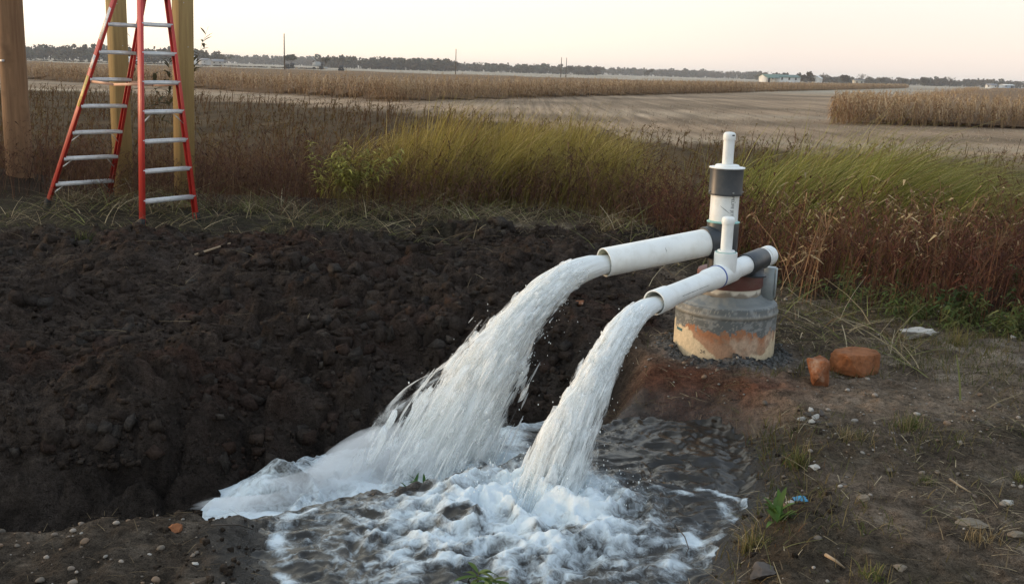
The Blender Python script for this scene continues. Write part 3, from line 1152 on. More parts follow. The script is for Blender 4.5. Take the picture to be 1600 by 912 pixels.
    kind(obj('water_lumps', mesh_np('water_lumps', Vc, Fc, np.repeat(r.uniform(0, 9, (ncl, 3)), len(Vi), 0) + np.tile(Vi, (ncl, 1)) * 0.25, True, {'Body': np.repeat(r.uniform(-0.08, 0.06, ncl), len(Vi))}), JETM, stream), 'stuff')
    # drops, and the splash round the foot
    nd = nfil // 5
    td = T * r.uniform(0.3, 1.0, nd)
    kd = 1 + r.normal(0, spread * 1.8, nd)
    pd = np.stack([p0[0] + vh[0] * kd * td, p0[1] + vh[1] * kd * td, p0[2] + vz0 * td - 0.5 * GR * td * td], -1)
    pd = pd + (r.normal(0, lat * 2.4 + 0.05, nd) * td)[:, None] * latv + r.normal(0, 0.03, (nd, 3))
    ns_ = nfil // 3
    an = r.uniform(0, 2 * np.pi, ns_)
    q = r.random(ns_) ** 0.6
    sx = np.stack([hit[0] + np.cos(an) * q * 0.5, hit[1] + np.sin(an) * q * 0.32, hit[2] + 0.02 + r.random(ns_) ** 2.5 * 0.22 * (1 - q * 0.6)], 1)
    pd = np.concatenate([pd, sx])
    sz = r.uniform(0.0010, 0.0032, len(pd)) + 0.005 * r.random(len(pd)) ** 14
    V, F = ICO1
    Vd, Fd, Cd = scatter((V * np.array([0.8, 0.8, 1.5]), F, np.zeros((len(V), 3)) + 1.3), pd - p0, r.uniform(0, 6, len(pd)), sz)
    kind(obj('water_drops', mesh_np('water_drops', Vd, Fd, Cd, True, {'Body': np.full(len(Vd), 0.12)}), JETM, stream), 'stuff')
    return stream


big_jet = make_jet('water_jet', BIG_OUT, BIG_HIT, 0.10, 0.16, 2400, 5, [0, 0.12, 0.5, 0.75, 1],
                   [0.063, 0.066, 0.085, 0.145, 0.22], [0.055, 0.062, 0.088, 0.155, 0.30], [0.42, 0.28, 0.12, 0.03], 0.25)
tag(big_jet, 'wide white jet of water pouring from the thicker pipe, breaking up', 'water jet')
small_jet = make_jet('water_jet', SMALL_OUT, SMALL_HIT, 0.045, 0.07, 1500, 15, [0, 0.12, 0.5, 0.75, 1],
                     [0.048, 0.050, 0.064, 0.082, 0.115], [0.041, 0.047, 0.060, 0.078, 0.105], [0.42, 0.30, 0.18, 0.09], 0.10)
tag(small_jet, 'narrower white jet of water pouring from the thinner pipe in front', 'water jet')

# spray drifting over the trench
V, F = ICO4
nn = fbm(V[:, 0] * 2.1 + 4, V[:, 1] * 2.1 + V[:, 2] * 2.3, 4, 140)
V = V * (1 + 0.75 * nn)[:, None] * [0.66, 0.20, 0.15]
ca, sa = math.cos(0.62), math.sin(0.62)
V = np.stack([V[:, 0] * ca - V[:, 1] * sa, V[:, 0] * sa + V[:, 1] * ca, V[:, 2] + 0.05 * np.sin(V[:, 0] * 5)], 1)
mm = bpy.data.materials.new('spray')
mm.use_nodes = True
mm.node_tree.nodes.clear()
mo = mm.node_tree.nodes.new('ShaderNodeOutputMaterial')
mv = mm.node_tree.nodes.new('ShaderNodeVolumePrincipled')
mv.inputs['Color'].default_value = (0.98, 0.99, 1.0, 1)
mv.inputs['Density'].default_value = 6.0
mm.node_tree.links.new(mv.outputs[0], mo.inputs['Volume'])
mist = obj('spray_mist', mesh_np('spray_mist', V, F, None, True), mm)
mist.location = (-0.80, 5.0, -0.33)
kind(mist, 'stuff', 'soft white spray drifting along the trench below the wide jet', 'spray')

# ------------------------------------------------------------------ the well head
def proj(q):
    l = M3.T @ (np.asarray(q, float) - np.array([0, 0, CAMH]))
    return 800 + FPX * l[0] / -l[2], 456 - FPX * l[1] / -l[2]


def zat(xy, py):
    lo, hi = -1.0, 5.0
    for _ in range(40):
        mid = (lo + hi) / 2
        if proj((xy[0], xy[1], mid))[1] > py:
            lo = mid
        else:
            hi = mid
    return lo


PVC = paint('white_pvc', (0.78, 0.80, 0.78), 0.38, 0.5, 0.06, 5, dirt=(0.44, 0.40, 0.32), dirtamt=0.32, dscale=11)
PVC_IN = paint('pipe_inside', (0.50, 0.52, 0.42), 0.4, 0.5, 0.06, 6)
BLACKPVC = paint('grey_black_pvc', (0.035, 0.040, 0.046), 0.42, 0.5, 0.15, 6, dirt=(0.12, 0.115, 0.10), dirtamt=0.35, dscale=14)
REDCAP = paint('rust_red_cap', (0.115, 0.038, 0.030), 0.55, 0.4, 0.15, 8, dirt=(0.14, 0.11, 0.085), dirtamt=0.5, dscale=10)
GROUT = paint('grey_grout', (0.24, 0.255, 0.25), 0.85, 0.3, 0.2, 7, bump=0.5, bscale=45, dirt=(0.13, 0.13, 0.125), dirtamt=0.6, dscale=7)
INK = paint('black_ink', (0.03, 0.03, 0.032), 0.6, 0.3, 0.1)
TEALINK = paint('teal_ink', (0.05, 0.14, 0.15), 0.6, 0.3, 0.25, 40)
BLUEGLUE = paint('blue_glue', (0.02, 0.07, 0.28), 0.4, 0.5, 0.15, 20)
TEALGLUE = paint('teal_primer', (0.22, 0.42, 0.38), 0.5, 0.4, 0.3, 30)
CASM = vcol('muddy_casing', 0.55, 0.35)
BOXM = paint('grey_box', (0.30, 0.34, 0.35), 0.45, 0.5, 0.08, 6, dirt=(0.15, 0.14, 0.12), dirtamt=0.4)

W0 = np.array([WELL[0], WELL[1], 0.0])
well = empty('well_head', W0)
tag(well, 'capped water well with cream casing, white pipes and black fittings on bare ground', 'well head')


def part(name, shape, mat, parent, org, smooth=True, col=None):
    V, F = shape
    me = mesh_np(name, np.asarray(V) - org, F, col, smooth)
    o = obj(name, me, mat, parent)
    if smooth:
        md = o.modifiers.new('split', 'EDGE_SPLIT')
        md.split_angle = math.radians(38)
    return o


RC = 0.32
prof = [(RC, h) for h in np.linspace(-0.2, 0.285, 80)] + [(RC + 0.006, 0.293), (RC + 0.008, 0.302), (RC + 0.006, 0.311), (RC, 0.319), (RC, 0.335), (RC - 0.004, 0.348), (RC - 0.018, 0.354), (RC - 0.02, 0.20)]
V, F = lathe(prof, W0, seg=300)
q = V - W0
xx, zz2 = q[:, 0], q[:, 2]
ang = np.arctan2(q[:, 0], -q[:, 1])
na = fbm(ang * 4, zz2 * 8, 4, 150)
nb_ = fbm(ang * 14, zz2 * 30, 3, 151)
nc_ = fbm(ang * 9, zz2 * 60, 3, 152)
c = np.zeros((len(V), 3)) + np.array([0.60, 0.49, 0.33])
c = c * (1 + 0.10 * nb_)[:, None]
z1 = 0.050 + 0.115 * (ang - 0.12) ** 2 + 0.05 * na + 0.012 * nb_
z1 = z1 + 0.010 * fbm(ang * 40, zz2 * 60, 3, 156)
mud = sst(-0.0015, 0.0015, zz2 - z1)
c = mixc(c, (0.40, 0.235, 0.145), mud)
c = mixc(c, (0.47, 0.335, 0.235), mud * sst(0.0, 0.15, np.sin(ang * 2.2 + 1.0) * 0.25 + na * 0.8) * (zz2 < 0.19 + 0.03 * na))
c = mixc(c, (0.36, 0.155, 0.075), mud * sst(-0.03, 0.02, zz2 - 0.185 - 0.07 * na))
c = mixc(c, (0.26, 0.19, 0.13), mud * sst(0.15, 0.5, fbm(ang * 7, zz2 * 50 + ang * 6, 3, 155)) * 0.6)
z2 = 0.222 + 0.045 * na + 0.02 * nb_ - 0.035 * sst(0.35, 0.6, ang)
z2 = z2 + 0.014 * fbm(ang * 30, zz2 * 50, 3, 157) - 0.03 * sst(0.35, 0.6, fbm(ang * 16, 0 * ang, 2, 158))
gr2 = sst(-0.002, 0.002, zz2 - z2)
spk = fbm(ang * 70, zz2 * 120, 2, 159)
c = c * (1 + 0.25 * spk + 0.12 * fbm(ang * 20, zz2 * 10, 3, 161))[:, None]
c = mixc(c, (0.125, 0.135, 0.132), gr2)
c = mixc(c, (0.23, 0.24, 0.235), gr2 * sst(0.1, 0.3, nc_ + 0.4 * na))
c = mixc(c, (0.30, 0.29, 0.26), gr2 * (spk > 0.45))
c = mixc(c, (0.24, 0.225, 0.19), gr2 * sst(-0.006, 0.0, -(np.abs(zz2 - 0.302) - 0.007)) * 0.7)
c = mixc(c, (0.12, 0.10, 0.085), sst(0.03, 0.0, zz2 + 0.02 * nb_) * 0.7)
casing = part('casing', (V, F), CASM, well, W0, True, c)

prof = [(RC - 0.010, 0.336), (RC - 0.013, 0.350), (RC - 0.022, 0.361), (0.283, 0.365), (0.265, 0.368), (0.245, 0.373), (0.228, 0.382), (0.214, 0.398), (0.198, 0.404)]
V, F = lathe(prof, W0, seg=120)
nn = fbm(V[:, 0] * 18, V[:, 1] * 18, 4, 160)
V[:, 2] += 0.012 * nn
part('grout_collar', (V, F), GROUT, well, W0)
INNER = np.array([WELL[0] + 0.012, WELL[1] + 0.012, 0.0])
V, F = lathe([(0.2, 0.33), (0.2, 0.47)], INNER, seg=90)
a2 = np.arctan2(V[:, 0] - INNER[0], -(V[:, 1] - INNER[1]))
V2, F2 = lathe([(0.2, h) for h in np.linspace(0.36, 0.47, 16)], INNER, seg=140)
a2 = np.arctan2(V2[:, 0] - INNER[0], -(V2[:, 1] - INNER[1]))
cw = np.zeros((len(V2), 3)) + np.array([0.66, 0.62, 0.53])
cw = mixc(cw, (0.24, 0.21, 0.17), sst(-0.01, 0.012, 0.425 + 0.028 * fbm(a2 * 6, V2[:, 2] * 20, 4, 171) - V2[:, 2]))
part('inner_casing', (V2, F2), CASM, well, W0, True, cw)
part('well_cap', lathe([(0.198, 0.448), (0.208, 0.449), (0.209, 0.47), (0.207, 0.535), (0.202, 0.547), (0.19, 0.552), (0.10, 0.556), (0.0, 0.556)], INNER, seg=96), REDCAP, well, W0)

# vertical stack of the thicker pipe
SXY = P(1128.5, 367, 6.30)[:2]
S0 = np.array([SXY[0], SXY[1], 0.0])
zt_tee, z_w0, z_w1, z_c1, z_s0, z_cap0, z_top = [zat(SXY, y) for y in (374, 347, 304, 263, 258, 219, 206)]
part('stack_riser', lathe([(0.078, 0.50), (0.078, zt_tee - 0.12), (0.094, zt_tee - 0.118), (0.097, zt_tee - 0.05), (0.097, z_w0 - 0.012), (0.094, z_w0), (0.083, z_w0 + 0.001)], S0, seg=56), BLACKPVC, well, W0)
bead = lathe([(0.082, z_w0 - 0.002), (0.100, z_w0 + 0.001), (0.1005, z_w0 + 0.005), (0.090, z_w0 + 0.010), (0.086, z_w0 + 0.012)], S0, seg=56)
part('primer_ring', bead, TEALGLUE, well, W0)
spipe = part('stack_pipe', lathe([(0.086, z_w0 - 0.02), (0.086, z_w1 + 0.02)], S0, seg=64), PVC, well, W0)
part('stack_coupling', lathe([(0.087, z_w1 + 0.004), (0.100, z_w1), (0.1025, z_w1 + 0.008), (0.1005, z_w1 + 0.014), (0.1005, z_c1 - 0.012), (0.1005, z_c1), (0.06, z_c1)], S0, seg=64), BLACKPVC, well, W0)
for k, an in enumerate((-1.35, 0.28, 1.42)):
    p_ = S0 + np.array([math.sin(an) * 0.1015, -math.cos(an) * 0.1015, z_w1 + 0.020])
    part('screw', lathe([(0.0, -0.003), (0.0055, -0.002), (0.0055, 0.004), (0.003, 0.0065), (0, 0.0065)], p_, (math.sin(an), -math.cos(an), 0), 10), GROUT, well, W0)
part('flange_plate', lathe([(0.0, z_c1 + 0.001), (0.107, z_c1 + 0.001), (0.1085, z_c1 + 0.004), (0.107, z_c1 + 0.008), (0.074, z_c1 + 0.010), (0.072, z_c1 + 0.019), (0.066, z_c1 + 0.023), (0.036, z_c1 + 0.026)], S0, seg=64), PVC, well, W0)
part('standpipe', lathe([(0.0335, z_c1 + 0.012), (0.0335, z_cap0 + 0.01)], S0, seg=40), PVC, well, W0)
hc = z_top - z_cap0
part('pipe_cap', lathe([(0.0335, z_cap0), (0.037, z_cap0), (0.0378, z_cap0 + 0.004), (0.0378, z_cap0 + hc * 0.55), (0.035, z_cap0 + hc * 0.78), (0.027, z_cap0 + hc * 0.93), (0.014, z_top - 0.001), (0.0, z_top)], S0, seg=40), PVC, well, W0)

# thicker discharge pipe
tee = np.array([SXY[0], SXY[1], zt_tee])
db = BIG_OUT - tee
Lb = np.linalg.norm(db)
db = db / Lb
part('tee_branch', lathe([(0.092, 0.03), (0.096, 0.05), (0.097, 0.125), (0.094, 0.135), (0.085, 0.136)], tee, db, 56), BLACKPVC, well, W0)
dp = part('discharge_pipe', lathe([(0.0845, 0.10), (0.0845, Lb - 0.002), (0.0835, Lb), (0.0785, Lb), (0.0775, Lb - 0.002), (0.0775, Lb - 0.35)], tee, db, 72), PVC, well, W0)
dp['label'] = 'thicker white discharge pipe with open end'
part('pipe_bore', lathe([(0.0774, Lb - 0.003), (0.0772, Lb - 0.3), (0.0, Lb - 0.3)], tee, db, 56), PVC_IN, dp, W0)

# thinner discharge line
t2 = P(1179, 408, 6.32)
d2_ = SMALL_OUT - t2
Ls = np.linalg.norm(d2_)
d2_ = d2_ / Ls
part('tee_riser', lathe([(0.078, 0.553), (0.080, 0.562), (0.066, 0.575), (0.060, 0.60), (0.060, t2[2] - 0.02)], (t2[0], t2[1], 0), seg=44), BLACKPVC, well, W0)
part('black_tee', lathe([(0.058, -0.098), (0.064, -0.10), (0.0665, -0.096), (0.0665, 0.125), (0.064, 0.13), (0.058, 0.128)], t2, d2_, 48), BLACKPVC, well, W0)
part('end_plug', lathe([(0.0575, -0.08), (0.0575, -0.135), (0.0625, -0.137), (0.063, -0.142), (0.063, -0.205), (0.060, -0.213), (0.048, -0.217), (0.0, -0.219)], t2, d2_, 48), PVC, well, W0)
part('line_pipe', lathe([(0.0575, 0.11), (0.0575, 0.36)], t2, d2_, 48), PVC, well, W0)
sb = 0.405
wt = part('white_tee', lathe([(0.058, sb - 0.098), (0.064, sb - 0.10), (0.0665, sb - 0.095), (0.067, sb + 0.09), (0.065, sb + 0.098), (0.058, sb + 0.098)], t2, d2_, 56), PVC, well, W0)
bo = t2 + d2_ * sb
bxy = bo[:2]
zb1, zb2, zb3 = zat(bxy, 394), zat(bxy, 350), zat(bxy, 338)
part('tee_socket', lathe([(0.066, bo[2]), (0.067, zb1 - 0.01), (0.066, zb1), (0.058, zb1 + 0.001), (0.052, zb1 + 0.003), (0.050, zb1 + 0.012), (0.036, zb1 + 0.013)], (bxy[0], bxy[1], 0), seg=48), PVC, wt, W0)
part('primer_ring', lathe([(0.059, zb1), (0.0605, zb1 + 0.0035), (0.055, zb1 + 0.0045)], (bxy[0], bxy[1], 0), seg=48), TEALGLUE, wt, W0)
part('glue_ring', lathe([(0.0655, sb + 0.090), (0.0690, sb + 0.093), (0.0690, sb + 0.101), (0.0655, sb + 0.104)], t2, d2_, 56), BLUEGLUE, wt, W0)
part('standpipe', lathe([(0.0335, zb1), (0.0335, zb2 + 0.01)], (bxy[0], bxy[1], 0), seg=40), PVC, well, W0)
hc = zb3 - zb2
part('pipe_cap', lathe([(0.0335, zb2), (0.037, zb2), (0.038, zb2 + 0.004), (0.038, zb2 + hc * 0.6), (0.035, zb2 + hc * 0.8), (0.026, zb2 + hc * 0.95), (0.013, zb3 - 0.001), (0.0, zb3)], (bxy[0], bxy[1], 0), seg=40), PVC, well, W0)
lp = part('discharge_pipe', lathe([(0.0660, sb + 0.1), (0.0660, sb + 0.21), (0.0590, sb + 0.24), (0.0580, sb + 0.26), (0.0580, Ls - 0.02)], t2, d2_, 56), PVC, well, W0)
lp['label'] = 'thinner white discharge pipe'
part('outlet_coupling', lathe([(0.0585, Ls - 0.135), (0.0645, Ls - 0.133), (0.0660, Ls - 0.128), (0.0675, Ls - 0.002), (0.0665, Ls), (0.0605, Ls), (0.0595, Ls - 0.003), (0.0590, Ls - 0.2), (0.0, Ls - 0.2)], t2, d2_, 56), PVC, lp, W0)
part('pipe_bore', lathe([(0.0592, Ls - 0.004), (0.0588, Ls - 0.19), (0.0, Ls - 0.19)], t2, d2_, 48), PVC_IN, lp, W0)

# junction box on the far side of the cap
jb = P(1199, 442, 6.52)
b0 = np.array([jb[0] + 0.012, jb[1] + 0.03, 0])
jx = part('junction_box', beam(b0 + [0, 0, 0.37], b0 + [0, 0, zat(b0[:2], 417)], 0.085, 0.07, (0.95, -0.3, 0), 0.006), BOXM, well, W0, False)
part('box_lid', beam(b0 + [0.045, -0.014, 0.385], b0 + [0.045, -0.014, zat(b0[:2], 417) - 0.008], 0.010, 0.078, (0.95, -0.3, 0), 0.003), BOXM, jx, W0, False)
part('conduit', tube([b0 + [-0.02, 0, 0.40], b0 + [-0.02, 0, 0.30]], 0.014, 12), BOXM, jx, W0)


# ---- printing on pipes and casing
def text_on_cylinder(txt, size, centre, axis, R, th0, h0, along, mat, parent, name, up=(0, 0, 1)):
    """letters bent round a cylinder; along=True runs them along the axis"""
    cu = bpy.data.curves.new('letters', 'FONT')
    cu.body = txt
    cu.size = size
    cu.resolution_u = 2
    to = bpy.data.objects.new('letters', cu)
    COL.objects.link(to)
    dg = bpy.context.evaluated_depsgraph_get()
    me0 = bpy.data.meshes.new_from_object(to.evaluated_get(dg))
    bpy.data.objects.remove(to)
    n = len(me0.vertices)
    co = np.empty(n * 3)
    me0.vertices.foreach_get('co', co)
    co = co.reshape(-1, 3)
    if along:
        u, h = co[:, 1], -co[:, 0]
    else:
        u, h = co[:, 0], co[:, 1]
    a = np.asarray(axis, float) / np.linalg.norm(axis)
    f = np.asarray(up, float)
    f = f - a * (f @ a)
    f /= np.linalg.norm(f)
    s = np.cross(a, f)
    th = th0 + u / R
    Vt = np.asarray(centre) + (h0 + h)[:, None] * a + (R + 0.0007) * (np.cos(th)[:, None] * f + np.sin(th)[:, None] * s)
    me0.vertices.foreach_set('co', (Vt - W0).astype(np.float32).ravel())
    me0.update()
    return obj(name, me0, mat, parent)


text_on_cylinder('PELIFE JETSTREAM', 0.028, S0, (0, 0, 1), 0.086, 0.28, z_w1 - 0.001, True, INK, spipe, 'printed_lettering', (0, -1, 0))
text_on_cylinder('24', 0.034, W0, (0, 0, 1), RC, -0.66, 0.062, False, INK, casing, 'printed_lettering', (0, -1, 0))


def cyl_patch(th0, th1, h0, h1, R, centre, axis, up, mat, parent, name, n=14, skew=0.0, taper=1.0):
    a = np.asarray(axis, float) / np.linalg.norm(axis)
    f = np.asarray(up, float)
    f = f - a * (f @ a)
    f /= np.linalg.norm(f)
    s = np.cross(a, f)
    V = []
    for i in range(n + 1):
        u = i / n
        th = th0 + (th1 - th0) * u
        w = 1 - (1 - taper) * abs(2 * u - 1)
        hm = (h0 + h1) / 2 + skew * u
        for sg in (-1, 1):
            V.append(np.asarray(centre) + (hm + sg * (h1 - h0) / 2 * w) * a + (R + 0.0009) * (math.cos(th) * f + math.sin(th) * s))
    i = np.arange(n) * 2
    return part(name, (np.array(V), np.stack([i, i + 2, i + 3, i + 1], 1)), mat, parent, W0)


cyl_patch(0.27, 0.56, 0.018, 0.027, RC, W0, (0, 0, 1), (0, -1, 0), TEALINK, casing, 'printed_stripe')
cyl_patch(0.30, 0.50, 0.005, 0.012, RC, W0, (0, 0, 1), (0, -1, 0), TEALINK, casing, 'printed_stripe')
cyl_patch(-1.40, -1.16, 0.165, 0.183, RC, W0, (0, 0, 1), (0, -1, 0), TEALINK, casing, 'printed_stripe')
cyl_patch(-0.5, 0.22, z_w1 - 0.062, z_w1 - 0.058, 0.086, S0, (0, 0, 1), (0, -1, 0), INK, spipe, 'pen_mark', 14, -0.045, 0.25)
cyl_patch(0.55, 0.62, z_w1 - 0.040, z_w1 - 0.036, 0.086, S0, (0, 0, 1), (0, -1, 0), INK, spipe, 'pen_mark', 3)
# printed line along the thin pipe, pen tick on the thick one
fr = np.cross(d2_, [0, 0, 1])
fr = fr if fr[1] < 0 else -fr
rl_ = np.random.default_rng(3)
V, F, n_ = [], [], 0
h_ = sb + 0.30
while h_ < sb + 0.62:                                # the fine line of print, too small to read
    ln = rl_.uniform(0.004, 0.011)
    for th_ in (0.10, 0.10):
        for hh_, tt_ in ((h_, 0.02), (h_ + ln, 0.02), (h_ + ln, 0.02 + rl_.uniform(0.03, 0.07)), (h_, 0.06)):
            fz = fr - d2_ * (fr @ d2_)
            fz = fz / np.linalg.norm(fz)
            V.append(t2 + d2_ * hh_ + 0.0588 * (math.cos(tt_) * fz + math.sin(tt_) * np.cross(d2_, fz)))
        F.append([n_, n_ + 1, n_ + 2, n_ + 3])
        n_ += 4
        break
    h_ += ln + rl_.uniform(0.002, 0.006)
part('print_line', (np.array(V), np.array(F)), INK, lp, W0, False)
cyl_patch(0.25, 0.75, z_cap0 + 0.026, z_cap0 + 0.034, 0.0378, S0, (0, 0, 1), (0, -1, 0), INK, well, 'ink_mark', 5)
cyl_patch(-0.25, 0.12, Lb * 0.55, Lb * 0.55 + 0.003, 0.0845, tee, db, (0, -1, 0.3), INK, dp, 'pen_mark', 6, 0.004, 0.3)

# ------------------------------------------------------------------ ladder, posts, pole
RED = paint('red_fibreglass', (0.46, 0.035, 0.026), 0.45, 0.4, 0.12, 5, dirt=(0.20, 0.045, 0.035), dirtamt=0.4, dscale=4)
ALU = paint('aluminium', (0.62, 0.63, 0.64), 0.42, 0.5, 0.08, 8, dirt=(0.30, 0.28, 0.26), dirtamt=0.5, dscale=18, metal=0.55)
RUBBER = paint('black_rubber', (0.02, 0.02, 0.02), 0.8, 0.3, 0.1)
SPREAD = paint('spreader_bar', (0.55, 0.30, 0.20), 0.5, 0.4, 0.1)
STICK = paint('sticker_white', (0.66, 0.63, 0.60), 0.5, 0.4, 0.2, 40, dirt=(0.25, 0.22, 0.2), dirtamt=0.8, dscale=60)
STICKY = paint('sticker_yellow', (0.60, 0.42, 0.10), 0.5, 0.4, 0.2, 40, dirt=(0.08, 0.07, 0.05), dirtamt=0.8, dscale=60)
LM = np.array([-4.41, 11.40])
sdir, wdir = np.array([-0.75, 0.66, 0]), np.array([0.66, 0.75, 0])
sdir, wdir = sdir / np.linalg.norm(sdir), wdir / np.linalg.norm(wdir)
LH = 3.10
LTOP = P(228, -80, 11.2)                              # it leans a little on the uneven ground
L0 = np.array([LM[0], LM[1], gz(*LM)])
lad = empty('step_ladder', L0)
tag(lad, 'tall red double-sided step ladder with silver steps standing by the posts', 'ladder')
rails = {}
for k_, (fx_, fy_) in {'a0': (221, 358), 'a1': (308, 347), 'b0': (73, 324), 'b1': (171, 316)}.items():
    g_ = G(fx_, fy_, 0.05)
    for _ in range(4):
        g_ = G(fx_, fy_, gz(g_[0], g_[1]))
    x, y = g_[0], g_[1]
    sg = -1 if k_[0] == 'a' else 1
    wg = -1 if k_[1] == '0' else 1
    lo = np.array([x, y, gz(x, y) + 0.035])
    hi = LTOP + sdir * 0.09 * sg + wdir * 0.135 * wg
    rails[k_] = (lo, hi)
    # channel section: web plus two flanges
    dd = hi - lo
    rl = join([beam(lo, hi, 0.078, 0.010, sdir, 0.002),
               beam(lo + wdir * wg * -0.012 + sdir * 0.034, hi + wdir * wg * -0.012 + sdir * 0.034, 0.010, 0.034, sdir, 0.002),
               beam(lo + wdir * wg * -0.012 - sdir * 0.034, hi + wdir * wg * -0.012 - sdir * 0.034, 0.010, 0.034, sdir, 0.002)])
    o = part('rail', rl, RED, lad, L0, False)
    sh = part('foot', join([beam(lo - [0, 0, 0.03], lo + dd / np.linalg.norm(dd) * 0.07, 0.09, 0.045, sdir, 0.004),
                            beam(lo - [0, 0, 0.035] - sdir * 0.05, lo - [0, 0, 0.035] + sdir * 0.05, 0.05, 0.02, wdir, 0.004)]), RUBBER, lad, L0, False)
for side in 'ab':
    (l0, h0), (l1, h1) = rails[side + '0'], rails[side + '1']
    for k in range(1, 10):
        z = 0.305 * k - 0.05
        u0 = (z + 0.0) / (h0[2] - l0[2])
        p_, q_ = l0 + (h0 - l0) * u0, l1 + (h1 - l1) * u0
        p_, q_ = p_ + wdir * 0.008, q_ - wdir * 0.008
        st_ = [beam(p_, q_, 0.082, 0.010, sdir, 0.002), beam(p_ + sdir * 0.038 - [0, 0, 0.016], q_ + sdir * 0.038 - [0, 0, 0.016], 0.006, 0.036, sdir, 0.001),
               beam(p_ - sdir * 0.038 - [0, 0, 0.016], q_ - sdir * 0.038 - [0, 0, 0.016], 0.006, 0.036, sdir, 0.001)]
        for gxx in (-0.022, 0.0, 0.022):
            st_.append(beam(p_ + sdir * gxx + [0, 0, 0.006], q_ + sdir * gxx + [0, 0, 0.006], 0.008, 0.006, sdir, 0.001))
        stp = part('step', join(st_), ALU, lad, L0, False)
        if (side == 'a' and k == 4) or (side == 'b' and k in (1, 2, 3)):
            w_ = np.linalg.norm(q_ - p_)
            for (e0, l_, h_, sg) in ((p_, l0, h0, 1), (q_, l1, h1, -1)):
                lowp = l_ + (h_ - l_) * (u0 - 0.052)
                part('brace', beam(lowp + wdir * sg * 0.006, e0 + wdir * sg * 0.13 - [0, 0, 0.02], 0.022, 0.005, sdir, 0.001), ALU, stp, L0, False)
for c_ in '01':
    (la, ha), (lb, hb) = rails['a' + c_], rails['b' + c_]
    pa, pb_ = la + (ha - la) * 0.50, lb + (hb - lb) * 0.50
    mid = (pa + pb_) / 2 + np.array([0, 0, -0.02])
    off = wdir * (0.012 if c_ == '0' else -0.012)
    sp_ = part('spreader', beam(pa + off, mid + off, 0.028, 0.006, (0, 0, 1), 0.001), SPREAD, lad, L0, False)
    part('spreader_arm', beam(mid + off * 1.8, pb_ + off * 1.8, 0.028, 0.006, (0, 0, 1), 0.001), SPREAD, sp_, L0, False)
    part('rivet', lathe([(0, -0.004), (0.012, -0.002), (0.012, 0.006), (0, 0.010)], mid + off, wdir, 10), RUBBER, sp_, L0)
tp = LTOP + np.array([0, 0, 0.02])
part('top_cap', join([beam(tp - wdir * 0.20, tp + wdir * 0.20, 0.24, 0.045, sdir, 0.008), beam(tp - wdir * 0.20 - [0, 0, 0.05], tp + wdir * 0.20 - [0, 0, 0.05], 0.22, 0.05, sdir, 0.006)]), RED, lad, L0, False)
lo, hi = rails['b0']
outn = -wdir
for (u0, u1, mt_) in ((0.66, 0.78, STICK), (0.55, 0.60, STICK), (0.40, 0.52, STICKY)):
    part('sticker', beam(lo + (hi - lo) * u0 - wdir * 0.0062, lo + (hi - lo) * u1 - wdir * 0.0062, 0.060, 0.0016, sdir, 0.0004), mt_, lad, L0, False)


def wood_material(name, base, dark, band=9.0):
    m, N, L, B = mat_new(name)
    t = N.new('ShaderNodeTexCoord')
    mp = N.new('ShaderNodeMapping')
    mp.inputs['Scale'].default_value = (band * 2.2, band * 2.2, band * 0.12)
    L.new(t.outputs['Object'], mp.inputs['Vector'])
    n1 = N.new('ShaderNodeTexNoise')
    n1.inputs['Scale'].default_value = 2.0
    n1.inputs['Detail'].default_value = 7
    n1.inputs['Roughness'].default_value = 0.65
    L.new(mp.outputs[0], n1.inputs['Vector'])
    n2 = N.new('ShaderNodeTexNoise')
    n2.inputs['Scale'].default_value = 3.2
    n2.inputs['Detail'].default_value = 3
    L.new(t.outputs['Object'], n2.inputs['Vector'])
    r1 = N.new('ShaderNodeMapRange')
    r1.inputs[1].default_value, r1.inputs[2].default_value = 0.35, 0.68
    L.new(n1.outputs['Fac'], r1.inputs[0])
    r2 = N.new('ShaderNodeMapRange')
    r2.inputs[1].default_value, r2.inputs[2].default_value = 0.50, 0.72
    r2.inputs[4].default_value = 0.7
    L.new(n2.outputs['Fac'], r2.inputs[0])
    a = N.new('ShaderNodeMath')
    a.operation = 'MAXIMUM'
    h_ = N.new('ShaderNodeMath')
    h_.operation = 'MULTIPLY'
    h_.inputs[1].default_value = 0.6
    L.new(r1.outputs[0], h_.inputs[0])
    L.new(h_.outputs[0], a.inputs[0])
    L.new(r2.outputs[0], a.inputs[1])
    mx = N.new('ShaderNodeMixRGB')
    mx.inputs[1].default_value = (*base, 1)
    mx.inputs[2].default_value = (*dark, 1)
    L.new(a.outputs[0], mx.inputs[0])
    L.new(mx.outputs[0], B.inputs['Base Color'])
    B.inputs['Roughness'].default_value = 0.8
    B.inputs['Specular IOR Level'].default_value = 0.2
    bp = N.new('ShaderNodeBump')
    bp.inputs['Strength'].default_value = 0.4
    bp.inputs['Distance'].default_value = 0.006
    L.new(n1.outputs['Fac'], bp.inputs['Height'])
    L.new(bp.outputs[0], B.inputs['Normal'])
    return m


TIMBER = wood_material('treated_timber', (0.36, 0.25, 0.105), (0.20, 0.13, 0.055), 7)
POLEW = wood_material('pole_wood', (0.27, 0.155, 0.082), (0.085, 0.045, 0.026), 5)
GALV = paint('galvanised', (0.45, 0.45, 0.45), 0.5, 0.5, 0.1, 20, metal=0.5)


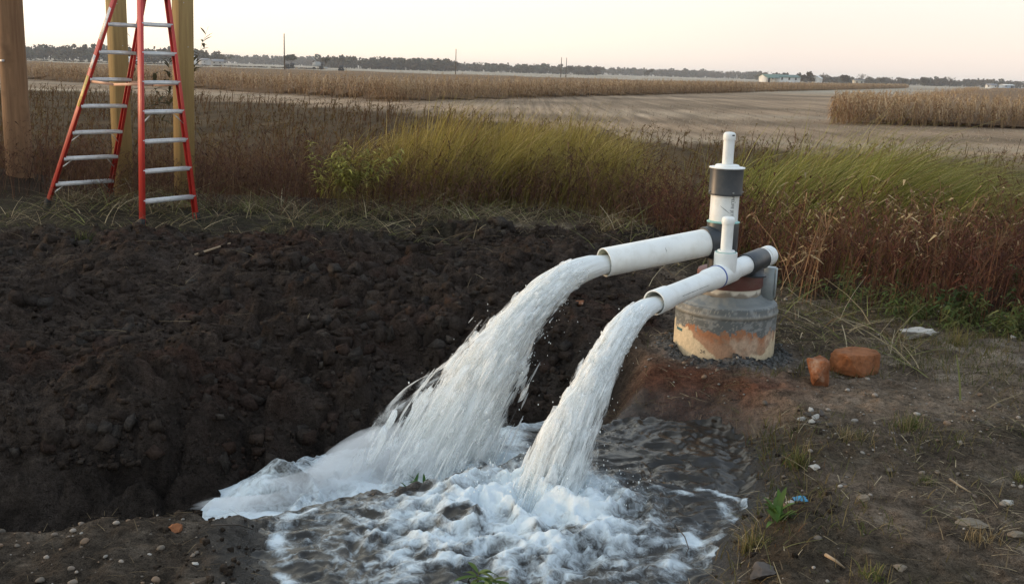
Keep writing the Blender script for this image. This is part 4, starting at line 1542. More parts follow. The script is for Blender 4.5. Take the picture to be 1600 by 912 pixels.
def timber_post(px, py, yaw, lean, label):
    g_ = G(px, py, 0.0)
    g_[2] = gz(g_[0], g_[1])
    o = empty('timber_post', g_)
    tag(o, label, 'post', 'square timber posts behind the ladder')
    s_ = np.array([math.cos(yaw), math.sin(yaw), 0])
    part('post_timber', beam(g_ + [0, 0, -0.25], g_ + [lean[0], lean[1], 3.9], 0.185, 0.185, s_, 0.006), TIMBER, o, g_, False)
    for zz_, dx in ((1.9, 0.02), (2.4, -0.03)):
        nrm = np.array([-s_[1], s_[0], 0])
        if nrm[1] > 0:
            nrm = -nrm
        c_ = g_ + np.array([lean[0], lean[1], 3.9]) * (zz_ / 3.9) + s_ * dx + nrm * 0.092
        part('nail_head', lathe([(0.006, 0), (0.006, 0.003), (0, 0.004)], c_, nrm, 8), GALV, o, g_)
    return o


timber_post(194, 309, math.radians(46), (0.03, 0.0), 'square timber post behind the middle of the red ladder')
timber_post(288, 323, math.radians(44), (0.11, 0.0), 'square timber post behind the right-hand rail of the red ladder')

pg = G(30, 258, 0.30)
pg[2] = gz(pg[0], pg[1])
pole = empty('utility_pole', pg)
tag(pole, 'thick round brown wooden pole at the left edge, set in a heap of soil', 'utility pole')
hs = np.linspace(-0.4, 9.0, 60)
V, F = lathe([(0.172 - 0.006 * h, h) for h in hs], pg, seg=36)
dn = fbm(V[:, 2] * 1.2, np.arctan2(V[:, 1] - pg[1], V[:, 0] - pg[0]) * 1.5, 3, 180)
V[:, :2] = pg[:2] + (V[:, :2] - pg[:2]) * (1 + 0.035 * dn)[:, None]
V[:, 0] += 0.012 * (V[:, 2] - pg[2])
part('pole_shaft', (V, F), POLEW, pole, pg)
part('pole_tag', beam(pg + [-0.075, -0.160, 1.50], pg + [-0.015, -0.172, 1.50], 0.028, 0.003, (0, 0, 1), 0.0006), GALV, pole, pg, False)

# ------------------------------------------------------------------ plants on the near ground
def rnd_dir(n, r=R_):
    a = r.uniform(0, 2 * np.pi, n)
    return np.stack([np.cos(a), np.sin(a), np.zeros(n)], 1)


def on_ground(x, y, dz=0.0):
    return np.stack([x, y, ground(x, y) + dz], 1)


def tall_grass(cx_, cy_, rx, ry, n, seed, hmin, hmax, cols, lean):
    """wind-swept clumps: blades gathered on tussocks"""
    r = np.random.default_rng(seed)
    nt_ = 70
    tx = cx_ + rx * r.uniform(-1, 1, nt_)
    ty = cy_ + ry * r.uniform(-1, 1, nt_)
    th = r.uniform(0.5, 1.0, nt_)
    e = ((tx - cx_) / rx) ** 2 + ((ty - cy_) / ry) ** 2
    ok = e < 1.05
    tx, ty, th, e = tx[ok], ty[ok], th[ok] * (1 - 0.35 * e[ok]), e[ok]
    ti = r.integers(0, len(tx), n)
    x = tx[ti] + r.normal(0, 0.16, n)
    y = ty[ti] + r.normal(0, 0.16, n)
    h = (hmin + (hmax - hmin) * r.random(n)) * th[ti]
    ln = np.asarray(lean)[None] * r.uniform(0.6, 1.4, n)[:, None] + rnd_dir(n, r) * (0.55 * r.random(n) ** 1.6)[:, None]
    h = h * r.uniform(0.7, 1.0, n)
    h = np.minimum(h, (1.15 + r.uniform(-0.35, 0.15, n) - ground(x, y, False)) / np.maximum(1 - 0.58 * np.linalg.norm(ln, axis=1), 0.3))
    ln = ln + rnd_dir(len(tx), r)[ti] * 0.22
    ci = r.random(n)
    c = mixc(np.zeros((n, 3)) + np.array(cols[0]), cols[1], ci ** 1.3)
    c = mixc(c, cols[2], (r.random(n) < 0.16) * 0.9)
    c = mixc(c, (0.17, 0.085, 0.045), (r.random(n) < 0.07) * 0.9)
    c = c * (r.uniform(0.75, 1.25, n) * (0.8 + 0.4 * r.random(len(tx))[ti]))[:, None]
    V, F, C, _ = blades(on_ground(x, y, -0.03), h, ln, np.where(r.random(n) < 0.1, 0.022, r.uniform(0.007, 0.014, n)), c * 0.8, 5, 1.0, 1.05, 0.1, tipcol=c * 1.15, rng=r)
    return V, F, C


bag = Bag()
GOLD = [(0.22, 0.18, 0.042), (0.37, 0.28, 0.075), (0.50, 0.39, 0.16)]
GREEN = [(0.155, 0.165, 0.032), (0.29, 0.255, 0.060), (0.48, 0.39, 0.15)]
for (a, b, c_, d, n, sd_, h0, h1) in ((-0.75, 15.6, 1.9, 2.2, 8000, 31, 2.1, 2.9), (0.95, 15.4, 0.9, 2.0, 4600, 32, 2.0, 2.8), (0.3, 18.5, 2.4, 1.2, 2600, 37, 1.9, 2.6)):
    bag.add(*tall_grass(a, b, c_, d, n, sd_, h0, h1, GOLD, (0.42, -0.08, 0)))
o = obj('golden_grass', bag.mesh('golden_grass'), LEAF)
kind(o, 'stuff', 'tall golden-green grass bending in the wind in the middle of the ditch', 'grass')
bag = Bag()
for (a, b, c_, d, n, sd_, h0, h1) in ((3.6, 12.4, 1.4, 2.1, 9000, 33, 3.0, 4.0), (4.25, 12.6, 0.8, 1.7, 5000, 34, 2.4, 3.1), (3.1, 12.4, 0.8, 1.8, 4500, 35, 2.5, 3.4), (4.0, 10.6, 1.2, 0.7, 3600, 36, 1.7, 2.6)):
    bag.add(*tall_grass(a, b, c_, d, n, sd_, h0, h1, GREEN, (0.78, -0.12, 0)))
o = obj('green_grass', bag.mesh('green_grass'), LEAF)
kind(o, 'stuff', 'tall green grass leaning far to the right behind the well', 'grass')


def weed_field(x, y, hmin, hmax, seed, cols, leafcols, nbr=5, nlf=9, wid=0.005, ztop=9.0):
    r = np.random.default_rng(seed)
    n = len(x)
    b = Bag()
    h = r.uniform(hmin, hmax, n)
    c = np.asarray(cols)[r.integers(0, len(cols), n)] * r.uniform(0.7, 1.3, (n, 1))
    ln = rnd_dir(n, r) * (0.05 + 0.85 * r.random(n) ** 2)[:, None] + np.array([0.12, 0, 0])
    h = h * (0.55 + 0.6 * vn(x * 1.1, y * 1.1, 6))
    base = on_ground(x, y, -0.03)
    h = np.minimum(h, np.maximum(ztop - base[:, 2] - 0.3 * r.random(n), 0.3))
    wid = np.broadcast_to(wid, n)
    V, F, C, pos = blades(base, h, ln, wid * r.uniform(0.8, 1.5, n), c, 3, 1.0, 0.3, 0.35, rng=r)
    b.add(V, F, C)
    # side shoots
    pi = np.repeat(np.arange(n), nbr)
    k = len(pi)
    u = r.uniform(0.25, 0.98, k)
    seg = np.minimum((u * 3).astype(int), 2)
    fr_ = (u * 3 - seg)[:, None]
    bp_ = pos[pi, seg] * (1 - fr_) + pos[pi, seg + 1] * fr_
    bh = h[pi] * r.uniform(0.15, 0.40, k)
    bl = rnd_dir(k, r) * r.uniform(0.35, 0.9, k)[:, None]
    V, F, C, bpos = blades(bp_, bh, bl, wid[pi] * 0.75, c[pi] * 1.05, 2, 0.8, 0.5, 0.4, rng=r)
    b.add(V, F, C)
    # withered leaves and seed heads on shoots
    li = r.integers(0, k, n * nlf)
    k2 = len(li)
    w_ = r.integers(1, 3, k2)
    lp_ = bpos[li, w_] + r.normal(0, 0.012, (k2, 3))
    lc = np.asarray(leafcols)[r.integers(0, len(leafcols), k2)] * r.uniform(0.6, 1.4, (k2, 1))
    V, F, C, _ = blades(lp_, r.uniform(0.025, 0.075, k2), rnd_dir(k2, r) * r.uniform(0.5, 1.6, k2)[:, None], r.uniform(0.008, 0.022, k2) * np.maximum(1, wid[pi[li]] / 0.007), lc, 2, r.uniform(-0.7, 0.7, k2), 0.6, 0.2, rng=r)
    b.add(V, F, C)
    return b


# dark red-brown weeds in the ditch
r = np.random.default_rng(50)
WCOL = [(0.095, 0.048, 0.034), (0.12, 0.060, 0.038), (0.075, 0.040, 0.032), (0.15, 0.092, 0.056)]
WLEAF = [(0.070, 0.034, 0.024), (0.095, 0.045, 0.027), (0.060, 0.032, 0.024), (0.12, 0.068, 0.036)]
x = r.uniform(-12, 2.6, 7500)
y = edge_y(x) + 0.1 + 12.5 * r.random(7500) ** 1.5 + 1.1 * fbm(x * 0.7, x * 0.2 + 4, 3, 16)
k = (np.abs(x) < y * 0.60 + 0.5)
dens = np.clip(1.0 - sst(2.5, 9, y - edge_y(x)) * 0.5, 0, 1)
k &= r.random(len(x)) < dens
x, y = x[k], y[k]
o = obj('ditch_weeds', weed_field(x, y, 0.45, 1.0, 51, WCOL, WLEAF, 4, 10).mesh('ditch_weeds'), DRY)
kind(o, 'stuff', 'dense dark red-brown dead weeds filling the ditch on the left and centre', 'weeds')
x = r.uniform(1.5, 9.5, 5200)
y = edge_y(x) + 0.10 + 5.5 * r.random(5200) ** 1.25 + 0.6 * fbm(x * 0.8, x * 0.3, 3, 15)
k = (np.abs(x) < y * 0.62 + 0.4) & ((y < edge_y(x) + 2.0 + 1.3 * sst(4.4, 5.6, x)) | (x > 0.445 * y))
x, y = x[k], y[k]
o = obj('dead_weeds', weed_field(x, y, 0.55, 1.35 + 0.9 * sst(3.6, 5.4, x), 52, [(0.12, 0.052, 0.034), (0.095, 0.044, 0.033), (0.16, 0.085, 0.050)], [(0.095, 0.038, 0.026), (0.12, 0.052, 0.032), (0.07, 0.034, 0.028)], 5, 10, 0.005, 0.85).mesh('dead_weeds'), DRY)
kind(o, 'stuff', 'tangle of rust-red dead weeds along the bank at the right', 'weeds')
# pale bare stalks standing among them
x = np.concatenate([r.uniform(2.2, 5.6, 130), r.uniform(2.9, 4.4, 70)])
y = np.concatenate([r.uniform(8.0, 9.8, 130), r.uniform(7.8, 8.8, 70)])
o = obj('pale_stalks', weed_field(x, y, 0.8, 1.5, 53, [(0.28, 0.17, 0.095), (0.20, 0.11, 0.065), (0.12, 0.07, 0.05)], [(0.38, 0.29, 0.16), (0.28, 0.19, 0.11)], 4, 6, 0.009, 0.95).mesh('pale_stalks'), DRY)
kind(o, 'stuff', 'pale branching dry stalks among the red weeds at the right', 'weeds')
# taller bare stems standing out of the ditch weeds
x = r.uniform(-8.5, 2.2, 130)
y = edge_y(x) + r.uniform(0.0, 3.5, 130)
o = obj('bare_stems', weed_field(x, y, 0.8, 1.5, 56, [(0.17, 0.10, 0.06), (0.05, 0.033, 0.026), (0.22, 0.15, 0.085)], [(0.12, 0.07, 0.04), (0.06, 0.036, 0.026), (0.18, 0.12, 0.06)], 5, 6, 0.009, 0.9).mesh('bare_stems'), DRY)
kind(o, 'stuff', 'bare dry stems standing above the ditch weeds on the left and centre', 'weeds')
# greener scrub far side of the ditch on the left
y = 15 + 73 * r.random(10000) ** 1.8
x = r.uniform(-0.60, 0.56, 10000) * y
k = (y < np.interp(x, [-60, -12, 0, 6, 20], [95, 70, 55, 44, 36]) + r.normal(0, 3, 10000)) & (r.random(len(x)) < np.clip(1.1 - 0.02 * np.maximum(x + 8, 0), 0.3, 1))
x, y = x[k], y[k]
o = obj('olive_scrub', weed_field(x, y, 0.35, 0.95, 54, [(0.115, 0.070, 0.027), (0.105, 0.054, 0.025), (0.085, 0.044, 0.022)], [(0.115, 0.080, 0.027), (0.09, 0.048, 0.022), (0.135, 0.090, 0.030)], 3, 8, 0.006 + 0.0005 * y).mesh('olive_scrub'), DRY)
kind(o, 'stuff', 'low olive-brown scrub between the ditch and the mown field', 'scrub')

# low green growth at the foot of the weeds on the right
x = r.uniform(1.6, 6.0, 900)
y = edge_y(x) - 0.35 + 0.8 * r.random(900)
k = r.random(900) < sst(-0.2, 0.35, fbm(x * 1.4, y * 1.4, 3, 95)) * 0.9 + 0.12
x, y = x[k], y[k]
bag = weed_field(x, y, 0.10, 0.38, 55, [(0.085, 0.105, 0.035), (0.12, 0.12, 0.045)], [(0.075, 0.11, 0.032), (0.11, 0.125, 0.04), (0.15, 0.15, 0.06)], 4, 9, 0.006)
o = obj('green_weeds', bag.mesh('green_weeds'), LEAF)
kind(o, 'stuff', 'low green weeds at the foot of the rust-red bank', 'weeds')


# flattened straw, mown stalks and litter
def straw(x, y, seed, lmin, lmax, cols, lift=0.01, wid=0.005, tilt=0.10):
    r = np.random.default_rng(seed)
    n = len(x)
    d = rnd_dir(n, r)
    L_ = r.uniform(lmin, lmax, n)
    c = np.asarray(cols)[r.integers(0, len(cols), n)] * r.uniform(0.6, 1.25, (n, 1))
    base = on_ground(x, y, lift) + np.stack([np.zeros(n), np.zeros(n), r.random(n) * lift * 2], 1)
    return blades(base, L_, d * r.uniform(0.9, 1.0, n)[:, None], wid * r.uniform(0.5, 1.3, n), c, 3, r.uniform(0.0, tilt, n), r.uniform(0.0, 0.1, n), 0.5, rng=r)[:3]


STRAWC = [(0.30, 0.235, 0.14), (0.20, 0.15, 0.09), (0.13, 0.095, 0.06), (0.38, 0.31, 0.20), (0.12, 0.115, 0.05)]
bag = Bag()
n = 6000
x = r.uniform(-5.5, 2.6, n)
y = edge_y(x) + 0.2 - 2.4 * r.random(n) ** 1.7 - 0.5 * sst(0.4, 1.2, x)
k = r.random(n) < 0.25 + 0.75 * sst(-0.1, 0.4, fbm(x * 0.9, y * 1.5, 3, 97))
bag.add(*straw(x[k], y[k], 60, 0.12, 0.65, STRAWC + [(0.17, 0.17, 0.06)], 0.03, 0.009, 0.5))
n = 16000
x = r.uniform(0.3, 4.2, n)
y = r.uniform(3.0, 8.2, n)
_, ss, ww, ii, sdp = ground(x, y, True, True)
tanp = np.exp(-(((x - 1.95) / 0.75) ** 2 + ((y - 5.55) / 0.32) ** 2))
k = (tanp < 0.25 + 0.3 * r.random(n)) & (sdp < -0.05) & (sdp > -3) & (ss < 0.45) & (np.hypot(x - WELL[0], y - WELL[1]) > 0.45) & (r.random(n) < 0.10 + 0.9 * sst(0.0, 0.4, fbm(x * 1.3, y * 1.3, 3, 98)) + 0.5 * np.exp(-(np.maximum(-sdp - 0.05, 0) / 0.25) ** 2))
bag.add(*straw(x[k], y[k], 61, 0.03, 0.16, STRAWC, 0.010, 0.0045, 0.3))
n = 300
x = 0.62 + 0.16 * r.normal(size=n)
y = 5.02 + 0.16 * r.normal(size=n)
bag.add(*straw(x, y, 62, 0.05, 0.2, [(0.16, 0.10, 0.05), (0.22, 0.15, 0.08), (0.09, 0.06, 0.035)], 0.012, 0.004, 0.3))
n = 700
x = r.uniform(-2.4, -0.3, n)
y = r.uniform(3.1, 4.6, n)
_, ss, ww, ii, sdp = ground(x, y, True, True)
k = (sdp < -0.03) & (ii < 0.3)
bag.add(*straw(x[k], y[k], 63, 0.02, 0.09, STRAWC[1:3], 0.004, 0.0025, 0.2))
n = 1500
x = r.uniform(-6.5, 1.2, n)
y = 6.0 + 6.5 * r.random(n) ** 0.45
bag.add(*straw(x, y, 64, 0.05, 0.28, STRAWC[:3], 0.03, 0.004, 0.3))
kind(obj('straw_litter', bag.mesh('straw_litter'), DRY, GROUND), 'stuff')

# short sparse grass on the pad and by the ladder
bag = Bag()
n = 26000
x = np.concatenate([r.uniform(0.6, 4.4, n), r.uniform(-7.5, -0.6, 9000)])
y = np.concatenate([r.uniform(3.0, 8.0, n), r.uniform(9.6, 13.0, 9000)])
_, ss, ww, ii, sdp = ground(x, y, True, True)
pn = fbm(x * 1.15, y * 1.15, 4, 99)
tanp = np.exp(-(((x - 1.95) / 0.75) ** 2 + ((y - 5.55) / 0.32) ** 2))
k = (tanp < 0.3) & (sdp < -0.10) & (r.random(len(x)) < 0.95 * sst(0.05, 0.4, pn) + 0.05) & (ss < 0.5) & (np.hypot(x - WELL[0], y - WELL[1]) > 0.5)
x, y = x[k], y[k]
n = len(x)
c = np.array([(0.075, 0.085, 0.028), (0.11, 0.10, 0.04), (0.17, 0.13, 0.06)])[r.integers(0, 3, n)] * r.uniform(0.7, 1.3, (n, 1))
bag.add(*blades(on_ground(x, y, -0.01), r.uniform(0.025, 0.10, n), rnd_dir(n, r) * r.uniform(0.2, 0.9, n)[:, None], r.uniform(0.003, 0.006, n), c, 3, 1, 0.8, 0.2, rng=r)[:3])
kind(obj('short_grass', bag.mesh('short_grass'), LEAF, GROUND), 'stuff')


# taller grass and dead leaves along the right bank of the pool
bag = Bag()
n = 5200
x = r.uniform(0.55, 1.9, n)
y = r.uniform(3.2, 5.5, n)
_, ss, ww, ii, sdp = ground(x, y, True, True)
k = (sdp < -0.03) & (sdp > -0.55) & (r.random(n) < np.exp(-((sdp + 0.14) / 0.16) ** 2) * (0.15 + 0.85 * sst(-0.1, 0.35, fbm(x * 2.2, y * 2.2, 3, 94))) + 0.03) & (y < 5.25)
x, y = x[k], y[k]
n = len(x)
c = np.array([(0.085, 0.095, 0.03), (0.14, 0.12, 0.045), (0.20, 0.14, 0.065), (0.11, 0.06, 0.03)])[r.integers(0, 4, n)] * r.uniform(0.6, 1.3, (n, 1))
bag.add(*blades(on_ground(x, y, -0.01), r.uniform(0.03, 0.13, n), rnd_dir(n, r) * r.uniform(0.2, 1.1, n)[:, None], r.uniform(0.003, 0.007, n), c, 4, 1, 0.9, 0.2, rng=r)[:3])
kind(obj('bank_grass', bag.mesh('bank_grass'), LEAF, GROUND), 'stuff')


# ---- single plants
def tuft(px, py, n, h, seed, cols, label, spread=0.06, lean=0.55, name='grass_tuft', cat='grass tuft', wid=0.005, group=None):
    g_ = G(px, py, 0.0)
    for _ in range(3):
        g_ = G(px, py, gz(g_[0], g_[1]))
    r = np.random.default_rng(seed)
    b = np.stack([r.normal(0, spread * 0.45, n), r.normal(0, spread * 0.45, n), np.full(n, -0.02)], 1)
    for i in range(n):
        b[i, 2] += gz(g_[0] + b[i, 0], g_[1] + b[i, 1]) - g_[2] if i < 0 else 0
    c = np.asarray(cols)[r.integers(0, len(cols), n)] * r.uniform(0.7, 1.3, (n, 1))
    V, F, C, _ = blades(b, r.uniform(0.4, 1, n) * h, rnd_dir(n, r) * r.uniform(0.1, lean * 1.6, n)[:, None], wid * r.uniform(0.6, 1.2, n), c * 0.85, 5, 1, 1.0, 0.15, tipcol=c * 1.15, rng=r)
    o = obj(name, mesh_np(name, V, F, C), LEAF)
    o.location = g_
    tag(o, label, cat, group)
    return o


GT = [(0.085, 0.105, 0.03), (0.13, 0.13, 0.045), (0.20, 0.165, 0.07)]
TAN = [(0.26, 0.20, 0.11), (0.18, 0.13, 0.07), (0.12, 0.11, 0.045)]
tuft(1246, 722, 110, 0.13, 401, GT, 'green grass tuft right of the pool, below the gravel heap', 0.06)
tuft(1330, 688, 120, 0.13, 402, TAN, 'tan and green grass tuft below the two orange rocks', 0.09)
tuft(1425, 668, 170, 0.12, 403, GT[:2] + TAN[:1], 'wide dark green grass clump right of the tan bare patch', 0.09)
tuft(1178, 856, 150, 0.13, 404, [(0.16, 0.14, 0.05), (0.10, 0.10, 0.03), (0.25, 0.19, 0.09)], 'yellow-green grass tuft on the right bank of the pool near the bottom', 0.08)
tuft(1448, 752, 60, 0.08, 405, GT, 'small green grass tuft beside the pale stick', 0.04)
tuft(1530, 845, 90, 0.12, 406, TAN[:2], 'dry tan grass tuft in front of the flat tan stone', 0.07)
tuft(1592, 750, 60, 0.09, 407, GT, 'green grass tuft at the right edge of the picture', 0.05)
tuft(1360, 900, 70, 0.10, 408, GT, 'green grass tuft at the bottom right of the pool bank', 0.06)
tuft(1495, 540, 120, 0.22, 409, GT[1:], 'pale grass tuft right of the white-topped stone', 0.10)
tuft(950, 362, 50, 0.42, 410, TAN[:2], 'straw tuft standing behind the thicker pipe', 0.10, 0.8)
tuft(400, 330, 130, 0.45, 411, GT + TAN[:1], 'long flattened grass tuft right of the ladder foot', 0.30, 1.2)
tuft(128, 376, 130, 0.16, 412, GT[:2], 'short green grass tuft on the bank left of the near ladder foot', 0.11)


def leafy(px, py, nst, hst, nlv, ll, lw, seed, cols, label, name, cat, spread, dz=0.0, upl=0.25, toponly=False):
    """stems with lance-shaped leaves"""
    g_ = G(px, py, 0.0)
    for _ in range(3):
        g_ = G(px, py, gz(g_[0], g_[1]) + dz)
    r = np.random.default_rng(seed)
    o = empty(name, g_)
    tag(o, label, cat)
    b = np.stack([r.normal(0, spread * 0.35, nst), r.normal(0, spread * 0.35, nst), np.full(nst, -0.02)], 1)
    h = r.uniform(0.55, 1.0, nst) * hst
    ln = (b / (spread + 1e-6)) * [1, 1, 0] * 0.5 + rnd_dir(nst, r) * 0.15
    V, F, C, pos = blades(b, h, ln, 0.006 if hst > 0.3 else 0.004, (0.14, 0.12, 0.05), 5, 1, 0.2, 0.5, rng=r)
    obj('stem', mesh_np('stem', V, F, C), DRY, o)
    si = np.repeat(np.arange(nst), nlv)
    k = len(si)
    u = r.uniform(0.30, 1.0, k) ** (0.45 if toponly else 0.8)
    sg = np.minimum((u * 5).astype(int), 4)
    f_ = (u * 5 - sg)[:, None]
    lp_ = pos[si, sg] * (1 - f_) + pos[si, sg + 1] * f_
    c = np.asarray(cols)[r.integers(0, len(cols), k)] * r.uniform(0.7, 1.3, (k, 1))
    L_ = ll * r.uniform(0.6, 1.1, k)
    d = rnd_dir(k, r)
    sd2 = np.stack([-d[:, 1], d[:, 0], np.zeros(k)], 1)
    K = 5
    t = np.linspace(0, 1, K + 1)
    p_ = lp_[:, None] + (L_[:, None] * t)[..., None] * d[:, None] * 0.9
    p_[:, :, 2] += L_[:, None] * (upl * r.uniform(0.3, 2.2, k)[:, None] * t - 0.75 * t ** 2 * r.uniform(0.4, 1.2, k)[:, None])
    w = lw * L_[:, None] * np.sin(np.pi * np.clip(0.06 + 0.94 * t, 0, 1)) ** 0.8
    V = np.stack([p_ - (w[..., None] * sd2[:, None]) + [0, 0, 0.0], p_ - [0, 0, 1] * w[..., None] * 0.35, p_ + (w[..., None] * sd2[:, None])], 2).reshape(-1, 3)
    i0 = (np.arange(k) * (K + 1) * 3)[:, None] + (np.arange(K) * 3)
    F = np.concatenate([np.stack([i0 + a, i0 + a + 1, i0 + a + 4, i0 + a + 3], -1).reshape(-1, 4) for a in (0, 1)])
    obj('foliage', mesh_np('foliage', V, F, np.repeat(c, (K + 1) * 3, 0), True), LEAF, o)
    return o


leafy(540, 338, 44, 0.92, 24, 0.12, 0.10, 420, [(0.27, 0.25, 0.05), (0.36, 0.33, 0.08), (0.17, 0.165, 0.04), (0.27, 0.21, 0.07)],
      'yellow-green leafy shrub standing before the dark ditch weeds', 'leafy_shrub', 'shrub', 0.46, 0, 0.35, True)
leafy(1210, 818, 6, 0.075, 4, 0.085, 0.15, 421, [(0.07, 0.13, 0.03), (0.10, 0.16, 0.045)], 'small bright green broad-leaved plant right of the pool', 'broadleaf_plant', 'plant', 0.04, 0, 0.9)
leafy(655, 776, 5, 0.08, 6, 0.10, 0.12, 422, [(0.045, 0.10, 0.028), (0.07, 0.13, 0.04)], 'small green plant on the mud lip between the two waters', 'broadleaf_plant', 'plant', 0.06, 0.01, 0.7)
leafy(1588, 490, 14, 0.45, 12, 0.10, 0.22, 423, [(0.075, 0.125, 0.04), (0.10, 0.15, 0.05)], 'green leafy plant by the weeds at the right edge', 'broadleaf_plant', 'plant', 0.15, 0, 0.5)
leafy(1500, 500, 16, 0.32, 12, 0.08, 0.22, 424, [(0.06, 0.10, 0.035), (0.085, 0.125, 0.045)], 'dark green leafy plant at the foot of the weeds above the white-topped stone', 'broadleaf_plant', 'plant', 0.15, 0, 0.5)
leafy(752, 905, 4, 0.05, 5, 0.13, 0.10, 425, [(0.10, 0.15, 0.04), (0.16, 0.19, 0.06)], 'green leaf sprig in the foam at the bottom edge', 'broadleaf_plant', 'plant', 0.05, 0.12, 0.2)

# ---- stones, sticks, litter
def stone_mat(name, base, alt, bump=0.6):
    return paint(name, base, 0.9, 0.12, 0.35, 12, bump=bump, bscale=38, dirt=alt, dirtamt=0.9, dscale=11)


ORANGE = stone_mat('orange_rock', (0.27, 0.110, 0.050), (0.115, 0.070, 0.048), 1.0)
ORANGE2 = stone_mat('brown_rock', (0.22, 0.088, 0.042), (0.36, 0.29, 0.22), 1.0)
PALE = stone_mat('pale_stone', (0.42, 0.40, 0.36), (0.20, 0.17, 0.14))
TANST = stone_mat('tan_stone', (0.20, 0.165, 0.125), (0.12, 0.10, 0.08))
GREYST = stone_mat('grey_stone', (0.10, 0.085, 0.075), (0.06, 0.05, 0.045))


def stone(px, py, sx, sy, sz, seed, mat, label, yaw=0.0, name='stone', cat='stone', sink=0.25, rough=0.2, base=ICO4, group=None, blocky=False):
    g_ = G(px, py, 0.0)
    for _ in range(3):
        g_ = G(px, py, gz(g_[0], g_[1]))
    V, F = rock_shape(seed, base, rough, 16, (1, 1, 1), 0.5, 0.72)
    if blocky:
        V, F = hull_rock(seed)
    V = V / np.abs(V).max(0) * np.array([sx, sy, sz]) / 2
    V[:, 2] += sz / 2 * (1 - 2 * sink)
    o = obj(name, mesh_np(name, V, F, None, not blocky), mat)
    if not blocky:
        md = o.modifiers.new('split', 'EDGE_SPLIT')
        md.split_angle = math.radians(32)
    o.location = g_ + np.array([0, sy * 0.35, 0])
    o.rotation_euler = (0, 0, yaw)
    tag(o, label, cat, group)
    return o


stone(1342, 588, 0.325, 0.23, 0.175, 501, ORANGE, 'big orange rock lying behind the brown one right of the casing', 0.1, 'rock', 'rock', 0.14, 0.14, ICO5, blocky=True)
stone(1285, 602, 0.180, 0.16, 0.180, 507, ORANGE2, 'smaller brown rock with a pale corner left of the orange one', 0.5, 'rock', 'rock', 0.14, 0.16, ICO5, blocky=True)
stone(1439, 529, 0.27, 0.16, 0.085, 503, PALE, 'white-topped flat stone at the foot of the weeds', 0.1, 'rock', 'rock', 0.2, 0.3)
stone(1584, 530, 0.06, 0.05, 0.035, 504, PALE, 'small white stone by the weeds at the right edge')
stone(1352, 783, 0.062, 0.05, 0.035, 505, TANST, 'light brown stone left of the centre of the right bank')
stone(1236, 788, 0.05, 0.035, 0.022, 506, PALE, 'small white stone beside the blue scrap')
stone(1578, 790, 0.055, 0.045, 0.03, 508, PALE, 'white stone near the right edge above the flat tan stone')
stone(1522, 826, 0.13, 0.10, 0.035, 509, TANST, 'flat tan stone half sunk near the right edge', 0.3)
stone(1193, 905, 0.14, 0.09, 0.06, 510, GREYST, 'dark grey stone on the pool bank at the bottom', 0.4)
stone(1200, 785, 0.04, 0.03, 0.03, 511, TANST, 'small tan stone behind the broad-leaved plant')
stone(1590, 842, 0.07, 0.05, 0.035, 512, TANST, 'tan stone at the right edge below the flat tan one')
stone(1408, 893, 0.06, 0.05, 0.03, 513, TANST, 'tan stone at the bottom of the right bank')
stone(1275, 733, 0.05, 0.04, 0.025, 514, PALE, 'pale stone right of the green tuft')
stone(273, 834, 0.055, 0.05, 0.05, 515, ORANGE, 'small orange brick lump on the left rim of the trench')
stone(305, 884, 0.035, 0.025, 0.018, 516, PALE, 'small white stone on the left mud shelf')
stone(720, 762, 0.24, 0.12, 0.13, 517, GREYST, 'dark mud lump standing out of the foam behind the small plant', 0.2, 'mud_lump', 'mud lump', 0.3, 0.4)
stone(905, 478, 0.10, 0.08, 0.06, 518, ORANGE2, 'orange-brown clay lump under the thicker pipe', 0.5, 'clay_lump', 'clay lump', 0.2, 0.3)
for i, (a, b) in enumerate(((1262, 650), (1274, 655), (1283, 648), (1270, 662), (1290, 657), (1255, 657), (1279, 664), (1268, 645))):
    stone(a, b, 0.045 + 0.01 * (i % 3), 0.035, 0.03, 530 + i, PALE if i % 2 else GREYST, 'broken grey-white gravel stone in the little heap below the casing', i * 0.7, 'gravel_stone', 'stone', 0.2, 0.2, ICO2, 'gravel heap below the casing')

STICKM = paint('dry_stick', (0.30, 0.22, 0.14), 0.85, 0.2, 0.2, 30)
DARKSTICK = paint('wet_stick', (0.05, 0.038, 0.028), 0.5, 0.4, 0.2, 30)
BLUEPL = paint('blue_plastic', (0.045, 0.22, 0.36), 0.4, 0.5, 0.15, 40)


def stick(pts, r0, mat, label, name='stick', cat='stick', lift=0.012):
    """pts: (px, py, extra height)"""
    q = []
    for (a, b, dz) in pts:
        g_ = G(a, b, 0)
        for _ in range(4):
            g_ = G(a, b, gz(g_[0], g_[1]) + lift + dz)
        q.append(g_)
    q = np.array(q)
    base = q[0].copy()
    V, F = tube(q - base, np.linspace(r0, r0 * 0.55, len(q)), 7)
    o = obj(name, mesh_np(name, V, F, None, True), mat)
    o.location = base
    tag(o, label, cat)
    return o


